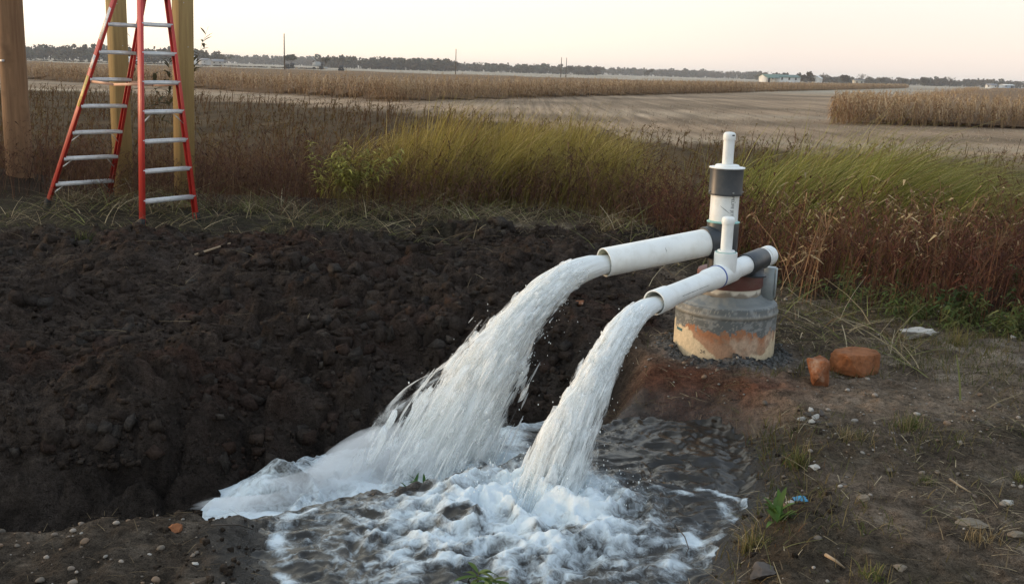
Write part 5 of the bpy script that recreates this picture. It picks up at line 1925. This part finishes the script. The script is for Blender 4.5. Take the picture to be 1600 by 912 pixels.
stick([(1484, 748, 0), (1500, 759, 0.004), (1517, 769, 0)], 0.006, STICKM, 'pale straight stick lying on the right bank')
stick([(1290, 866, 0), (1305, 875, 0.006), (1320, 887, 0)], 0.007, STICKM, 'brown stick near the bottom right of the pool bank')
stick([(672, 836, 0.10), (690, 851, 0.12), (712, 872, 0.12), (724, 884, 0.11)], 0.005, DARKSTICK, 'thin dark twig lying across the foam', 'twig', 'twig')
stick([(1054, 818, 0.10), (1070, 838, 0.13), (1076, 856, 0.12), (1072, 866, 0.09)], 0.003, DARKSTICK, 'thin dark twig bent over the foam strands at the right', 'twig', 'twig')
stick([(588, 778, 0.0), (592, 770, 0.03), (595, 766, 0.045)], 0.010, DARKSTICK, 'short black stub poking from the mud lip', 'twig', 'twig')
stick([(330, 820, 0.0), (372, 819, 0.01), (395, 826, 0)], 0.004, DARKSTICK, 'thin root lying on the left mud lip', 'twig', 'twig')
stick([(1086, 716, 0.01), (1110, 741, 0.02), (1140, 762, 0.01)], 0.003, STICKM, 'thin straw stem crossing the dark water at the right', 'straw_stem', 'straw')
stick([(300, 400, 0.0), (335, 388, 0.03), (372, 376, 0.0)], 0.012, STICKM, 'pale dry stalk lying on the bank right of the ladder', 'dry_stalk', 'stalk')
stick([(1020, 338, 0.05), (1050, 318, 0.15), (1085, 302, 0.25), (1105, 296, 0.3)], 0.006, STICKM, 'long pale straw arching behind the well stack', 'dry_stalk', 'stalk')
# crumpled scrap of blue plastic
g_ = G(1250, 782, 0)
g_ = G(1250, 782, gz(g_[0], g_[1]))
u, v = np.meshgrid(np.linspace(-1, 1, 9), np.linspace(-1, 1, 7), indexing='ij')
V = np.stack([u * 0.030, v * 0.018, 0.010 + 0.012 * fbm(u * 2 + 5, v * 2, 3, 77)], -1)
V2 = V - [0, 0, 0.0015]
id_ = np.arange(63).reshape(9, 7)
F = np.stack([id_[:-1, :-1], id_[1:, :-1], id_[1:, 1:], id_[:-1, 1:]], -1).reshape(-1, 4)
o = obj('plastic_scrap', mesh_np('plastic_scrap', np.concatenate([V.reshape(-1, 3), V2.reshape(-1, 3)]), np.concatenate([F, F[:, ::-1] + 63])), BLUEPL)
o.location = g_
tag(o, 'crumpled scrap of blue plastic on the right bank', 'litter')

# ------------------------------------------------------------------ corn fields
CORNM = vcol('dry_corn', 0.85, 0.08, 0.25)


def corn_shape(seed, nl=9, K=3):
    r = np.random.default_rng(seed)
    b = Bag()
    h = 1.85 * r.uniform(0.92, 1.05)
    sc = np.array([0.36, 0.25, 0.14])
    for a in (0.0, 1.57):
        V, F, C, _ = blades(np.zeros((1, 3)), np.array([h]), np.array([[0.05, 0.02, 0]]), 0.030, sc * 0.9, 2, 1, 0, 0.4, face=np.array([[math.cos(a), math.sin(a), 0]]))
        b.add(V, F, C)
    z = np.linspace(0.35, 1.0, nl) * h * 0.92
    d = rnd_dir(nl, r)
    side = np.stack([-d[:, 1], d[:, 0], np.zeros(nl)], 1)
    c = np.array([(0.42, 0.275, 0.145), (0.33, 0.20, 0.105), (0.48, 0.34, 0.20), (0.25, 0.145, 0.08)])[r.integers(0, 4, nl)]
    V, F, C, _ = blades(np.stack([0 * z, 0 * z, z], 1), r.uniform(0.45, 0.75, nl), d * r.uniform(0.5, 0.8, nl)[:, None], r.uniform(0.06, 0.10, nl), c, K, 0.55, r.uniform(2.2, 3.6, nl), 0.2, face=side * 0.9 + np.array([0, 0, 0.3]))
    b.add(V, F, C)
    nt_ = 4
    V, F, C, _ = blades(np.repeat(np.array([[0.05 * h, 0.02 * h, h * 0.97]]), nt_, 0), r.uniform(0.12, 0.24, nt_), rnd_dir(nt_, r) * 0.5, 0.02, sc * 1.25, 1, 1, 0.3, 0.3)
    b.add(V, F, C)
    # drooping ear
    Ve, Fe = ICO1
    b.add(Ve * [0.035, 0.035, 0.11] + [0.07, 0, h * 0.52], Fe, (0.45, 0.33, 0.19))
    return b.arr()


cshape = [corn_shape(600 + k, 10, 4) for k in range(6)]
clow = [corn_shape(640 + k, 8, 2) for k in range(4)]
r = np.random.default_rng(70)
CR = np.array([19.2, 64.0])
eD = np.array([0.425, 0.905])                         # row direction
fD = np.array([0.993, 0.118])                         # along the near edge of the right field
cmeshes = []
for k, (V, F, C) in enumerate(cshape):
    me = mesh_np('corn_plant', V, F, C)
    me.materials.append(CORNM)
    cmeshes.append(me)
front, right_rest = [], []
for row in range(95):
    for j in range(70 if row < 44 else 12):
        p_ = CR + fD * (row * 0.76 + r.normal(0, 0.10)) + eD * (j * 0.21 + r.uniform(-0.08, 0.08) + 0.9 * vn(row * 0.45, 3.3, 4))
        if j < 5 and row < 31:
            front.append(p_)
        elif row < 3 or j < 14 or r.random() < 0.30:
            right_rest.append(p_)
for row in range(2):
    for j in range(5, 65):
        front.append(CR + fD * (row * 0.76 + r.normal(0, 0.05)) + eD * (j * 0.42)) if row == 0 else None
for i, p_ in enumerate(front):
    o = obj('corn_plant', cmeshes[i % 6])
    o.location = (p_[0], p_[1], ZF)
    s_ = r.uniform(0.70, 1.12)
    o.scale = (s_, s_, s_ * r.uniform(0.94, 1.06))
    o.rotation_euler = (r.normal(0, 0.11), r.normal(0, 0.11), r.uniform(0, 6.28))
    tag(o, 'dry brown corn plant at the near edge of the right-hand cornfield', 'corn plant', 'corn plants along the near edge of the right cornfield')


def corn_mass(pts, seed, lo=True, mult=1.0):
    r = np.random.default_rng(seed)
    b = Bag()
    pts = np.asarray(pts)
    sh = clow if lo else cshape
    w = r.integers(0, len(sh), len(pts))
    for k in range(len(sh)):
        p_ = pts[w == k]
        if not len(p_):
            continue
        s_ = r.uniform(0.70, 1.13, len(p_))
        far = 1 + np.clip((p_[:, 1] - 130) / 260, 0, 1.2)
        b.add(*scatter(sh[k], np.column_stack([p_, np.full(len(p_), ZF)]), r.uniform(0, 6.28, len(p_)), np.stack([s_ * far, s_ * far, s_], 1), r.uniform(0.75, 1.2, len(p_)) * mult))
    return b


def canopy(poly, top, inset, seed, st):
    """closed mass of stalks and leaf between the rows, inside the field's edge"""
    poly = np.asarray(poly)
    xs = np.arange(poly[:, 0].min(), poly[:, 0].max(), st)
    ys = np.arange(poly[:, 1].min(), poly[:, 1].max(), st)
    X, Y = np.meshgrid(xs, ys, indexing='ij')
    s_ = poly_sd(X, Y, poly)
    Z = ZF + 0.05 + (top - 0.05) * sst(inset, inset + st * 1.1, s_) + 0.22 * fbm(X / st * 0.7, Y / st * 0.7, 3, seed) * (s_ > inset)
    id_ = np.arange(X.size).reshape(X.shape)
    F = np.stack([id_[:-1, :-1], id_[1:, :-1], id_[1:, 1:], id_[:-1, 1:]], -1).reshape(-1, 4)
    F = F[(s_.ravel()[F] > 0).all(1)]
    us, inv = np.unique(F, return_inverse=True)
    V = np.stack([X, Y, Z], -1).reshape(-1, 3)[us]
    c = np.array([0.24, 0.155, 0.09]) * (1 + 0.35 * fbm(V[:, 0] * 0.4, V[:, 1] * 0.4, 3, seed + 5))[:, None]
    return V, inv.reshape(-1, 4), c


# right field: everything behind the single plants
RP = [CR, CR + fD * 150, CR + fD * 150 + eD * 420, CR + eD * 420]
pts = list(right_rest)
for k in range(1700):
    u_, v_ = r.uniform(0.3, 58), 14 + 330 * r.random() ** 2.2
    pts.append(CR + fD * u_ + eD * v_)
for j in range(400):
    pts.append(CR + fD * r.uniform(0, 1.6) + eD * (14 + j * 0.7))
bag = corn_mass(pts, 71)
V, F, C = canopy(RP, 1.45, 1.0, 72, 2.8)
bag.add(V, F, C)
o = obj('corn_rows', bag.mesh('corn_rows'), CORNM)
kind(o, 'stuff', 'rows of dry brown corn in the field at the right', 'corn')
# big field in the middle distance
A_ = np.array([-9.4, 80.8])
LE = [A_, np.array([-27.7, 98.3]), np.array([-55.4, 118.9]), np.array([-150.0, 178.0])]
FARE = np.array([182.0, 488.0])
LP = [A_, FARE, np.array([150, 480.0]), np.array([30.0, 235.0]), np.array([-60, 225.0]), np.array([-160, 215.0]), LE[3], LE[2], LE[1]]
pts = []
nrm = np.array([-eD[1], eD[0]])
for k in range(4):
    for s_ in np.arange(0, 125, 0.28):
        pts.append(A_ + eD * s_ + nrm * (k * 0.76 + r.normal(0, 0.2) + 0.8 * vn(s_ * 0.2, 1.5, 8)))
for k in range(3):
    for s_ in np.arange(125, 450, 0.8):
        pts.append(A_ + eD * s_ + nrm * (k * 0.9 + r.normal(0, 0.1)))
for a, b in zip(LE[:-1], LE[1:]):
    d_ = b - a
    l_ = np.linalg.norm(d_)
    d_ = d_ / l_
    n_ = np.array([d_[1], -d_[0]])
    n_ = n_ if n_[1] > 0 else -n_
    for k in range(4):
        for s_ in np.arange(0, l_, 0.30 if a[1] < 110 else 0.5):
            pts.append(a + d_ * s_ + n_ * (k * 0.8 + r.normal(0, 0.3)))
cand = np.column_stack([r.uniform(-150, 180, 5200), 82 + 380 * r.random(5200) ** 1.8])
sd_ = poly_sd(cand[:, 0], cand[:, 1], LP)
pts += list(cand[sd_ > 3])
bag = corn_mass(pts, 73)
V, F, C = canopy(LP, 1.45, 2.2, 74, 3.0)
bag.add(V, F, C)
o = obj('corn_rows', bag.mesh('corn_rows'), CORNM)
kind(o, 'stuff', 'wide field of dry brown corn in the middle distance', 'corn')

# stubble and scattered stems on the mown strip
n = 9000
y = 34 + 62 * r.random(n) ** 1.6
x = r.uniform(-0.55, 0.6, n) * y
k = (poly_sd(x, y, LP) < -0.5) & (poly_sd(x, y, RP) < -0.5) & (y > np.interp(x, [-60, -12, 0, 6, 20], [95, 70, 55, 44, 36]) - 1)
x, y = x[k], y[k]
n = len(x)
c = np.array([(0.36, 0.29, 0.20), (0.22, 0.16, 0.11), (0.42, 0.35, 0.26)])[r.integers(0, 3, n)]
V, F, C, _ = blades(np.column_stack([x, y, np.full(n, ZF)]), r.uniform(0.06, 0.22, n), rnd_dir(n, r) * r.uniform(0.2, 1.5, n)[:, None], r.uniform(0.02, 0.05, n), c, 2, 1, 0.6, 0.4, rng=r)
kind(obj('stubble', mesh_np('stubble', V, F, C), DRY, GROUND), 'stuff')

# ------------------------------------------------------------------ the far side: woods, trees, farm
def tree_shape(seed, h, w, leafc, nl=150, bare=False, trunk_frac=0.35, lobes=7):
    """returns (trunk V,F) and (crown V,F,C), base at the origin"""
    r = np.random.default_rng(seed)
    tr = [tube([(0, 0, -0.3), (0.02 * h, 0, h * 0.3), (0.0, 0.02 * h, h * 0.75)], [h * 0.028, h * 0.02, h * 0.008], 6)]
    ends = []
    for k in range(9 if bare else 5):
        a = r.uniform(0, 6.28)
        z0 = h * r.uniform(0.25, 0.6)
        e = np.array([math.cos(a) * w * 0.42 * r.uniform(0.5, 1), math.sin(a) * w * 0.42 * r.uniform(0.5, 1), h * r.uniform(0.6, 0.97)])
        m_ = np.array([e[0] * 0.45, e[1] * 0.45, (z0 + e[2]) / 2])
        tr.append(tube([(0, 0, z0), m_, e], [h * 0.012, h * 0.008, h * 0.003], 5))
        ends.append(e)
        if bare:
            for q in range(5):
                e2 = m_ + (e - m_) * r.uniform(0.2, 1) + r.normal(0, 0.10, 3) * [w, w, h * 0.8]
                tr.append(tube([m_ + (e - m_) * 0.3, e2], [h * 0.005, h * 0.0016], 4))
    T = join(tr)
    n = nl
    lc = np.column_stack([r.normal(0, 0.24 * w, lobes), r.normal(0, 0.24 * w, lobes), h * r.uniform(trunk_frac + 0.12, 0.86, lobes)])
    lr = r.uniform(0.16, 0.28, lobes) * w
    li = r.integers(0, lobes, n)
    d = r.normal(size=(n, 3))
    d /= np.linalg.norm(d, axis=1)[:, None]
    p_ = lc[li] + d * (lr[li] * r.uniform(0.55, 1.05, n))[:, None] * [1, 1, 0.85]
    s_ = w * r.uniform(0.05, 0.10, n) * (0.45 if bare else 1.0)
    a_ = r.normal(size=(n, 3))
    a_ /= np.linalg.norm(a_, axis=1)[:, None]
    b_ = np.cross(a_, r.normal(size=(n, 3)))
    b_ /= np.linalg.norm(b_, axis=1)[:, None]
    V = np.stack([p_ - (a_ + b_) * s_[:, None], p_ + (a_ * 0.8 - b_) * s_[:, None], p_ + (a_ + b_ * 0.7) * s_[:, None], p_ + (-a_ * 0.7 + b_) * s_[:, None]], 1).reshape(-1, 3)
    F = np.arange(n * 4).reshape(-1, 4)
    c = np.asarray(leafc) * r.uniform(0.6, 1.4, (n, 1)) * (0.85 + 0.3 * (lr / lr.max())[li])[:, None]
    return T, (V, F, np.repeat(c, 4, 0))


WOODC = [(0.060, 0.055, 0.036), (0.075, 0.060, 0.038), (0.050, 0.055, 0.036), (0.085, 0.062, 0.040)]
wood_shapes = []
for k in range(10):
    T, (V, F, C) = tree_shape(700 + k, 1.0, 0.85 + 0.25 * (k % 3), WOODC[k % 4], 90, False, 0.12 if k % 3 else 0.3, 8)
    b = Bag()
    b.add(V, F, C)
    b.add(*tube([(0, 0, -0.03), (0.01, 0, 0.7)], [0.03, 0.008], 4), (0.06, 0.05, 0.04))
    wood_shapes.append(b.arr())
r = np.random.default_rng(80)


def wood(name, label, segs, seed):
    r = np.random.default_rng(seed)
    b = Bag()
    for (x0, x1, D, h, n, dep) in segs:
        px = r.uniform(x0, x1, n)
        yy = D + dep * r.random(n)
        xx = np.array([farx(a, y_) for a, y_ in zip(px, yy)])
        hh = h * r.uniform(0.62, 1.12, n)
        wsh = r.integers(0, 10, n)
        for k in range(10):
            m_ = wsh == k
            if m_.any():
                b.add(*scatter(wood_shapes[k], np.column_stack([xx[m_], yy[m_], np.full(m_.sum(), ZF)]), r.uniform(0, 6, m_.sum()), np.stack([hh[m_] * 1.1, hh[m_] * 1.1, hh[m_]], 1), r.uniform(0.75, 1.2, m_.sum())))
    o = obj(name, b.mesh(name), LEAF)
    kind(o, 'stuff', label, 'woods')


wood('far_wood', 'grey-brown line of woods on the horizon behind the ladder', [(-90, 345, 800, 10.5, 260, 60), (-700, -90, 800, 10.5, 170, 60), (340, 510, 1500, 11.5, 150, 80)], 81)
wood('far_wood', 'dark line of woods on the horizon in the middle of the picture', [(500, 705, 880, 9.3, 190, 50), (700, 935, 1080, 8.5, 190, 60), (925, 1195, 1500, 10.5, 210, 90)], 82)
wood('far_wood', 'broken line of woods on the horizon at the right', [(1185, 1330, 900, 6.2, 95, 60), (1320, 1500, 950, 6.0, 110, 60), (1440, 1480, 940, 7.0, 30, 30), (1490, 1680, 1050, 7.4, 120, 60), (1680, 2300, 1050, 7.4, 170, 60)], 83)


def far_tree(px, D, h, w, seed, col, label, bare=False, tf=0.3, nl=260):
    T, (V, F, C) = tree_shape(seed, h, w, col, nl if not bare else 70, bare, tf, 9)
    o = empty('tree', (farx(px, D), D, ZF))
    tag(o, label, 'tree', 'single trees along the horizon')
    obj('trunk', mesh_np('trunk', T[0], T[1], np.repeat([[0.075, 0.06, 0.05]], len(T[0]), 0)), BARK, o)
    obj('crown', mesh_np('crown', V, F, C), LEAF, o)


DK = (0.055, 0.048, 0.030)
far_tree(1265, 640, 7.6, 6.5, 901, (0.075, 0.055, 0.032), 'round dark brown tree right of the green-roofed barn', tf=0.1)
far_tree(1249, 700, 7.2, 5.5, 902, DK, 'dark tree just behind the right end of the barn', tf=0.15)
far_tree(1224, 720, 7.6, 4.0, 903, DK, 'narrow dark tree above the middle of the barn roof')
far_tree(1193, 700, 7.4, 8.0, 904, (0.12, 0.095, 0.07), 'pale bare tree above the left end of the barn', True)
far_tree(1286, 720, 7.2, 7.0, 905, (0.12, 0.095, 0.07), 'pale bare tree right of the round tree', True)
far_tree(1318, 700, 6.6, 6.0, 906, DK, 'dark tree above the small white trailer')
far_tree(1346, 750, 8.2, 7.0, 907, (0.11, 0.09, 0.07), 'bare wide tree right of the small white trailer', True)
far_tree(1379, 800, 6.4, 5.0, 908, DK, 'small dark tree, first of the gapped row at the right')
far_tree(1413, 800, 6.2, 4.5, 909, DK, 'small round tree in the middle of the gapped row at the right')
far_tree(1445, 800, 6.8, 6.0, 910, DK, 'broad dark tree left of the two bare trees')
far_tree(1464, 820, 7.4, 5.0, 911, (0.12, 0.095, 0.07), 'left of two slender bare trees at the right', True)
far_tree(1484, 820, 8.6, 5.5, 912, (0.12, 0.095, 0.07), 'right and taller of two slender bare trees at the right', True)
far_tree(456, 700, 8.6, 8.0, 913, DK, 'spreading dark tree right of the leftmost far pole')
far_tree(507, 620, 7.0, 5.5, 914, DK, 'lone tree with a small flat crown left of the dark woods', tf=0.62)
far_tree(533, 850, 11.2, 8.0, 915, DK, 'highest tree at the left end of the dark woods')
far_tree(640, 860, 10.2, 7.0, 916, DK, 'tall tree in the middle of the dark woods')
far_tree(892, 950, 8.6, 6.0, 917, (0.07, 0.055, 0.045), 'small round tree right of the twin poles')
far_tree(904, 950, 9.4, 8.0, 918, (0.09, 0.07, 0.055), 'wider round tree, second right of the twin poles', True)
far_tree(931, 950, 8.8, 6.5, 919, (0.08, 0.06, 0.05), 'round brown tree, third right of the twin poles')
far_tree(1011, 1000, 7.6, 7.5, 920, DK, 'small twin-crowned tree on the low ridge')
far_tree(125, 780, 12.4, 9.0, 921, DK, 'tall tree in the woods just left of the ladder')

# tall leafy weed seen through the ladder
leafy(262, 300, 5, 2.7, 26, 0.16, 0.16, 426, [(0.055, 0.050, 0.025), (0.08, 0.065, 0.03)], 'tall dark leafy sapling seen through the ladder', 'sapling', 'sapling', 0.35, 0, 0.6, True)

# dark weedy bank running across the far field on the left
n = 420
px = r.uniform(-60, 505, n)
yy = np.full(n, 560.0) + r.normal(0, 1.5, n)
xx = np.array([farx(a, 560.0) for a in px])
V, F, C = wood_shapes[1]
b = Bag()
b.add(*scatter((V, F, C), np.column_stack([xx, yy, np.full(n, ZF)]), r.uniform(0, 6, n), np.stack([np.full(n, 2.6), np.full(n, 1.2), r.uniform(0.4, 0.85, n)], 1), r.uniform(0.8, 1.3, n)))
o = obj('field_bank', b.mesh('field_bank'), LEAF)
kind(o, 'stuff', 'thin dark weedy bank running across the far field at the left', 'bank')

POLEFAR = paint('far_pole_wood', (0.10, 0.075, 0.055), 0.9, 0.1, 0.15, 2)


def line_pole(px, D, top, label, arm=True, rad=0.16):
    o = empty('line_pole', (farx(px, D), D, ZF))
    tag(o, label, 'utility pole', 'utility poles out in the fields')
    obj('pole_shaft', mesh_np('pole_shaft', *tube([(0, 0, -0.5), (0, 0, top * 0.5), (0.03, 0, top)], [rad, rad * 0.9, rad * 0.65], 10), None, True), POLEFAR, o)
    if arm:
        V, F = beam((-0.9, 0.15, top - 0.35), (0.9, 0.15, top - 0.35), 0.10, 0.12, (0, 0, 1))
        ar = obj('crossarm', mesh_np('crossarm', V, F), POLEFAR, o)
        for dx in (-0.8, 0, 0.8):
            V, F = lathe([(0.0, 0), (0.05, 0.01), (0.06, 0.06), (0.03, 0.12), (0, 0.14)], (dx, 0.15, top - 0.29), seg=8)
            obj('insulator', mesh_np('insulator', V, F, None, True), GALV, ar)


line_pole(444.5, 247, 9.5, 'tallest far pole, right of the ladder', False)
line_pole(712, 375, 9.5, 'lone far pole in the middle of the horizon', False, 0.17)
line_pole(876.5, 495, 9.3, 'left one of the twin far poles', False, 0.20)
line_pole(884.5, 500, 9.3, 'right one of the twin far poles', False, 0.20)

WHITEW = paint('white_siding', (0.66, 0.66, 0.64), 0.7, 0.3, 0.06, 0.5)
GREENR = paint('green_metal_roof', (0.065, 0.13, 0.105), 0.5, 0.4, 0.08, 0.4)
GREYR = paint('grey_roof', (0.20, 0.20, 0.21), 0.7, 0.3, 0.1, 0.5)
DARKW = paint('dark_opening', (0.03, 0.03, 0.035), 0.4, 0.5, 0.1)


def house(name, px, D, w, d, h, rh, yaw, label, cat, wallm, roofm, wins=(), doors=(), group=None, ridge_x=True):
    o = empty(name, (farx(px, D), D, ZF), yaw)
    tag(o, label, cat, group)
    x, y = w / 2, d / 2
    if ridge_x:
        V = np.array([(-x, -y, -0.3), (x, -y, -0.3), (x, y, -0.3), (-x, y, -0.3), (-x, -y, h), (x, -y, h), (x, y, h), (-x, y, h), (-x, 0, h + rh), (x, 0, h + rh)])
        F = [np.array([(0, 1, 5, 4), (1, 2, 6, 5), (2, 3, 7, 6), (3, 0, 4, 7)]), np.array([(5, 6, 9), (7, 4, 8)])]
        obj('wall', mesh_np('wall', V, F), wallm, o)
        sl_ = math.hypot(y, rh)
        rp = []
        for sg in (-1, 1):
            rp.append(beam((-x - 0.4, sg * (y + 0.35) / 2, h + rh / 2 + 0.05 - 0.175 * rh / y), (x + 0.4, sg * (y + 0.35) / 2, h + rh / 2 + 0.05 - 0.175 * rh / y), sl_ * (y + 0.35) / y, 0.12, (0, sg * y, -rh), 0.01))
        obj('roof', mesh_np('roof', *join(rp)), roofm, o)
    for (wx, wz, ww, wh) in wins:
        f_ = obj('window', mesh_np('window', *beam((wx - ww / 2, -y - 0.02, wz), (wx + ww / 2, -y - 0.02, wz), wh, 0.06, (0, 0, 1), 0.01)), DARKW, o)
        obj('frame', mesh_np('frame', *join([beam((wx - ww / 2 - 0.05, -y - 0.05, wz - wh / 2), (wx + ww / 2 + 0.05, -y - 0.05, wz - wh / 2), 0.1, 0.06, (0, 0, 1), 0.01), beam((wx - ww / 2 - 0.05, -y - 0.05, wz + wh / 2), (wx + ww / 2 + 0.05, -y - 0.05, wz + wh / 2), 0.1, 0.06, (0, 0, 1), 0.01)])), wallm, f_)
    for (wx, ww, wh) in doors:
        obj('door', mesh_np('door', *beam((wx - ww / 2, -y - 0.03, wh / 2), (wx + ww / 2, -y - 0.03, wh / 2), wh, 0.08, (0, 0, 1), 0.01)), DARKW, o)
    return o


bn = house('barn', 1218, 520, 18.0, 9.0, 3.3, 1.15, 0.16, 'long white barn with a green metal roof on the horizon', 'barn', WHITEW, GREENR,
           [(-5.2, 2.6, 0.9, 1.2), (-0.5, 2.6, 0.9, 1.2), (3.2, 2.6, 0.9, 1.2), (6.6, 2.6, 0.9, 1.2)], [(-7.6, 1.6, 2.9)])
V, F = beam((-9.4, -6.0, 3.2), (-2.6, -6.0, 3.2), 0.12, 3.2, (0, -0.35, 1), 0.01)
obj('porch_roof', mesh_np('porch_roof', V, F), GREENR, bn)
for q in (-9.2, -6.0, -2.8):
    V, F = beam((q, -7.4, -0.2), (q, -7.4, 3.0), 0.18, 0.18, (1, 0, 0), 0.01)
    obj('porch_post', mesh_np('porch_post', V, F), WHITEW, bn)
house('farm_house', 1277, 640, 3.6, 5.0, 3.4, 1.5, 0.9, 'small white house with a gable right of the barn', 'house', WHITEW, WHITEW, [(0, 1.9, 0.8, 1.0)])
house('trailer', 1341, 600, 5.6, 3.0, 2.9, 0.3, 0.1, 'small pale trailer under the trees right of the barn', 'trailer', paint('cream_siding', (0.48, 0.45, 0.38), 0.7, 0.3, 0.08, 0.6), GREYR, [(-1.4, 1.9, 1.0, 0.9), (1.5, 1.9, 1.0, 0.9)])
house('farm_house', 1549, 800, 7.0, 6.0, 2.3, 1.1, -0.2, 'white house at the far right, left of the blue-grey shed', 'house', WHITEW, GREYR, [(-2.5, 1.6, 1, 1.1), (2.5, 1.6, 1, 1.1)])
house('farm_shed', 1573, 780, 8.0, 7.0, 2.7, 0.6, 0.1, 'blue-grey shed with a pale roof at the far right', 'shed', paint('blue_siding', (0.30, 0.36, 0.44), 0.7, 0.3, 0.08, 0.6), WHITEW, [(-2.5, 2.0, 1.2, 1.0)], [(2.5, 2.4, 2.4)])
house('farm_house', 205, 720, 7.0, 6.0, 3.0, 0.8, 0.1, 'low white building seen between the two timber posts', 'house', WHITEW, WHITEW, [(-1.5, 1.9, 1, 1)])
house('farm_shed', 320, 720, 6.5, 6.0, 3.1, 1.2, -0.2, 'grey-white shed right of the ladder on the horizon', 'shed', paint('grey_siding', (0.42, 0.41, 0.40), 0.7, 0.3, 0.08, 0.6), GREYR, [(1.2, 1.9, 0.9, 0.9)])
house('farm_house', 339, 740, 9.0, 6.0, 2.6, 1.4, 0.3, 'pale house right of the grey-white shed on the horizon', 'house', paint('beige_siding', (0.40, 0.37, 0.33), 0.7, 0.3, 0.08, 0.6), GREYR, [(-2, 1.7, 1, 1), (2, 1.7, 1, 1)])
gb = empty('grain_bin', (farx(304, 700), 700, ZF))
tag(gb, 'round white grain bin just right of the ladder', 'grain bin')
obj('bin_wall', mesh_np('bin_wall', *lathe([(1.5 + 0.03 * (k % 2), 0.4 * k) for k in range(11)], seg=20), None, True), WHITEW, gb)
obj('bin_roof', mesh_np('bin_roof', *lathe([(1.65, 4.0), (0.35, 5.2), (0.3, 5.5), (0, 5.55)], seg=20), None, True), WHITEW, gb)

# machines in the far field
GREENP = paint('machine_grey', (0.32, 0.33, 0.33), 0.5, 0.4, 0.1, 1)
o = empty('combine_harvester', (farx(496, 560), 560, ZF))
tag(o, 'pale combine harvester with a raised spout in the far field', 'harvester')
obj('body', mesh_np('body', *join([beam((-2.4, 0, 2.6), (2.0, 0, 2.6), 2.0, 2.4, (0, 0, 1), 0.2), beam((-1.6, 0, 3.8), (1.0, 0, 3.8), 0.6, 2.2, (0, 0, 1), 0.1)])), GREENP, o)
obj('cab', mesh_np('cab', *beam((2.0, 0, 2.9), (3.4, 0, 2.9), 1.7, 2.0, (0, 0, 1), 0.15)), DARKW, o)
obj('header', mesh_np('header', *beam((4.4, -3.0, 0.9), (4.4, 3.0, 0.9), 0.9, 1.1, (0, 0, 1), 0.1)), GREENP, o)
obj('spout', mesh_np('spout', *tube([(-0.2, -1.0, 4.0), (-2.8, -1.4, 6.6)], 0.22, 8)), GREENP, o)
for (x, y, rr) in ((2.1, -1.3, 0.95), (2.1, 1.3, 0.95), (-1.9, -1.2, 0.6), (-1.9, 1.2, 0.6)):
    obj('wheel', mesh_np('wheel', *lathe([(0, -0.3), (rr * 0.8, -0.3), (rr, -0.2), (rr, 0.2), (rr * 0.8, 0.3), (0, 0.3)], (x, y, rr), (0, 1, 0), 18)), RUBBER, o)


def cart(px, D, w, h, label, yaw=0.0):
    o = empty('farm_cart', (farx(px, D), D, ZF), yaw)
    tag(o, label, 'farm cart')
    V = np.array([(-w * .38, -0.9, h * .45), (w * .38, -0.9, h * .45), (w * .38, 0.9, h * .45), (-w * .38, 0.9, h * .45), (-w / 2, -1.1, h), (w / 2, -1.1, h), (w / 2, 1.1, h), (-w / 2, 1.1, h)])
    obj('hopper', mesh_np('hopper', V, np.array([(0, 3, 2, 1), (0, 1, 5, 4), (1, 2, 6, 5), (2, 3, 7, 6), (3, 0, 4, 7), (4, 5, 6, 7)])), DARKW, o)
    obj('drawbar', mesh_np('drawbar', *beam((w * .3, 0, h * .42), (w * .8, 0, h * .3), 0.14, 0.14)), DARKW, o)
    for x in (-w * .25, w * .25):
        for y in (-1.0, 1.0):
            obj('wheel', mesh_np('wheel', *lathe([(0, -0.15), (h * .2, -0.15), (h * .23, 0), (h * .2, 0.15), (0, 0.15)], (x, y, h * .23), (0, 1, 0), 14)), RUBBER, o)


cart(533, 470, 2.6, 2.6, 'dark farm cart on wheels left of the dark woods')
cart(449, 520, 2.4, 2.5, 'dark cart right beside the tallest far pole')
cart(456, 560, 2.6, 2.9, 'dark cart further right of the tallest far pole', 0.4)

# ------------------------------------------------------------------ evening air
hb = 9000.0
V = np.array([(-hb, -hb, -3.0), (hb, -hb, -3.0), (hb, hb, -3.0), (-hb, hb, -3.0), (-hb, -hb, 30.0), (hb, -hb, 30.0), (hb, hb, 30.0), (-hb, hb, 30.0)])
F = np.array([(0, 3, 2, 1), (4, 5, 6, 7), (0, 1, 5, 4), (1, 2, 6, 5), (2, 3, 7, 6), (3, 0, 4, 7)])
hm = bpy.data.materials.new('haze_air')
hm.use_nodes = True
hm.node_tree.nodes.clear()
ho = hm.node_tree.nodes.new('ShaderNodeOutputMaterial')
hv = hm.node_tree.nodes.new('ShaderNodeVolumePrincipled')
hv.inputs['Color'].default_value = (0.92, 0.93, 0.95, 1)
hv.inputs['Density'].default_value = 0.0002
hm.node_tree.links.new(hv.outputs[0], ho.inputs['Volume'])
kind(obj('haze', mesh_np('haze', V, F), hm), 'stuff', 'thin evening haze over the fields', 'haze')
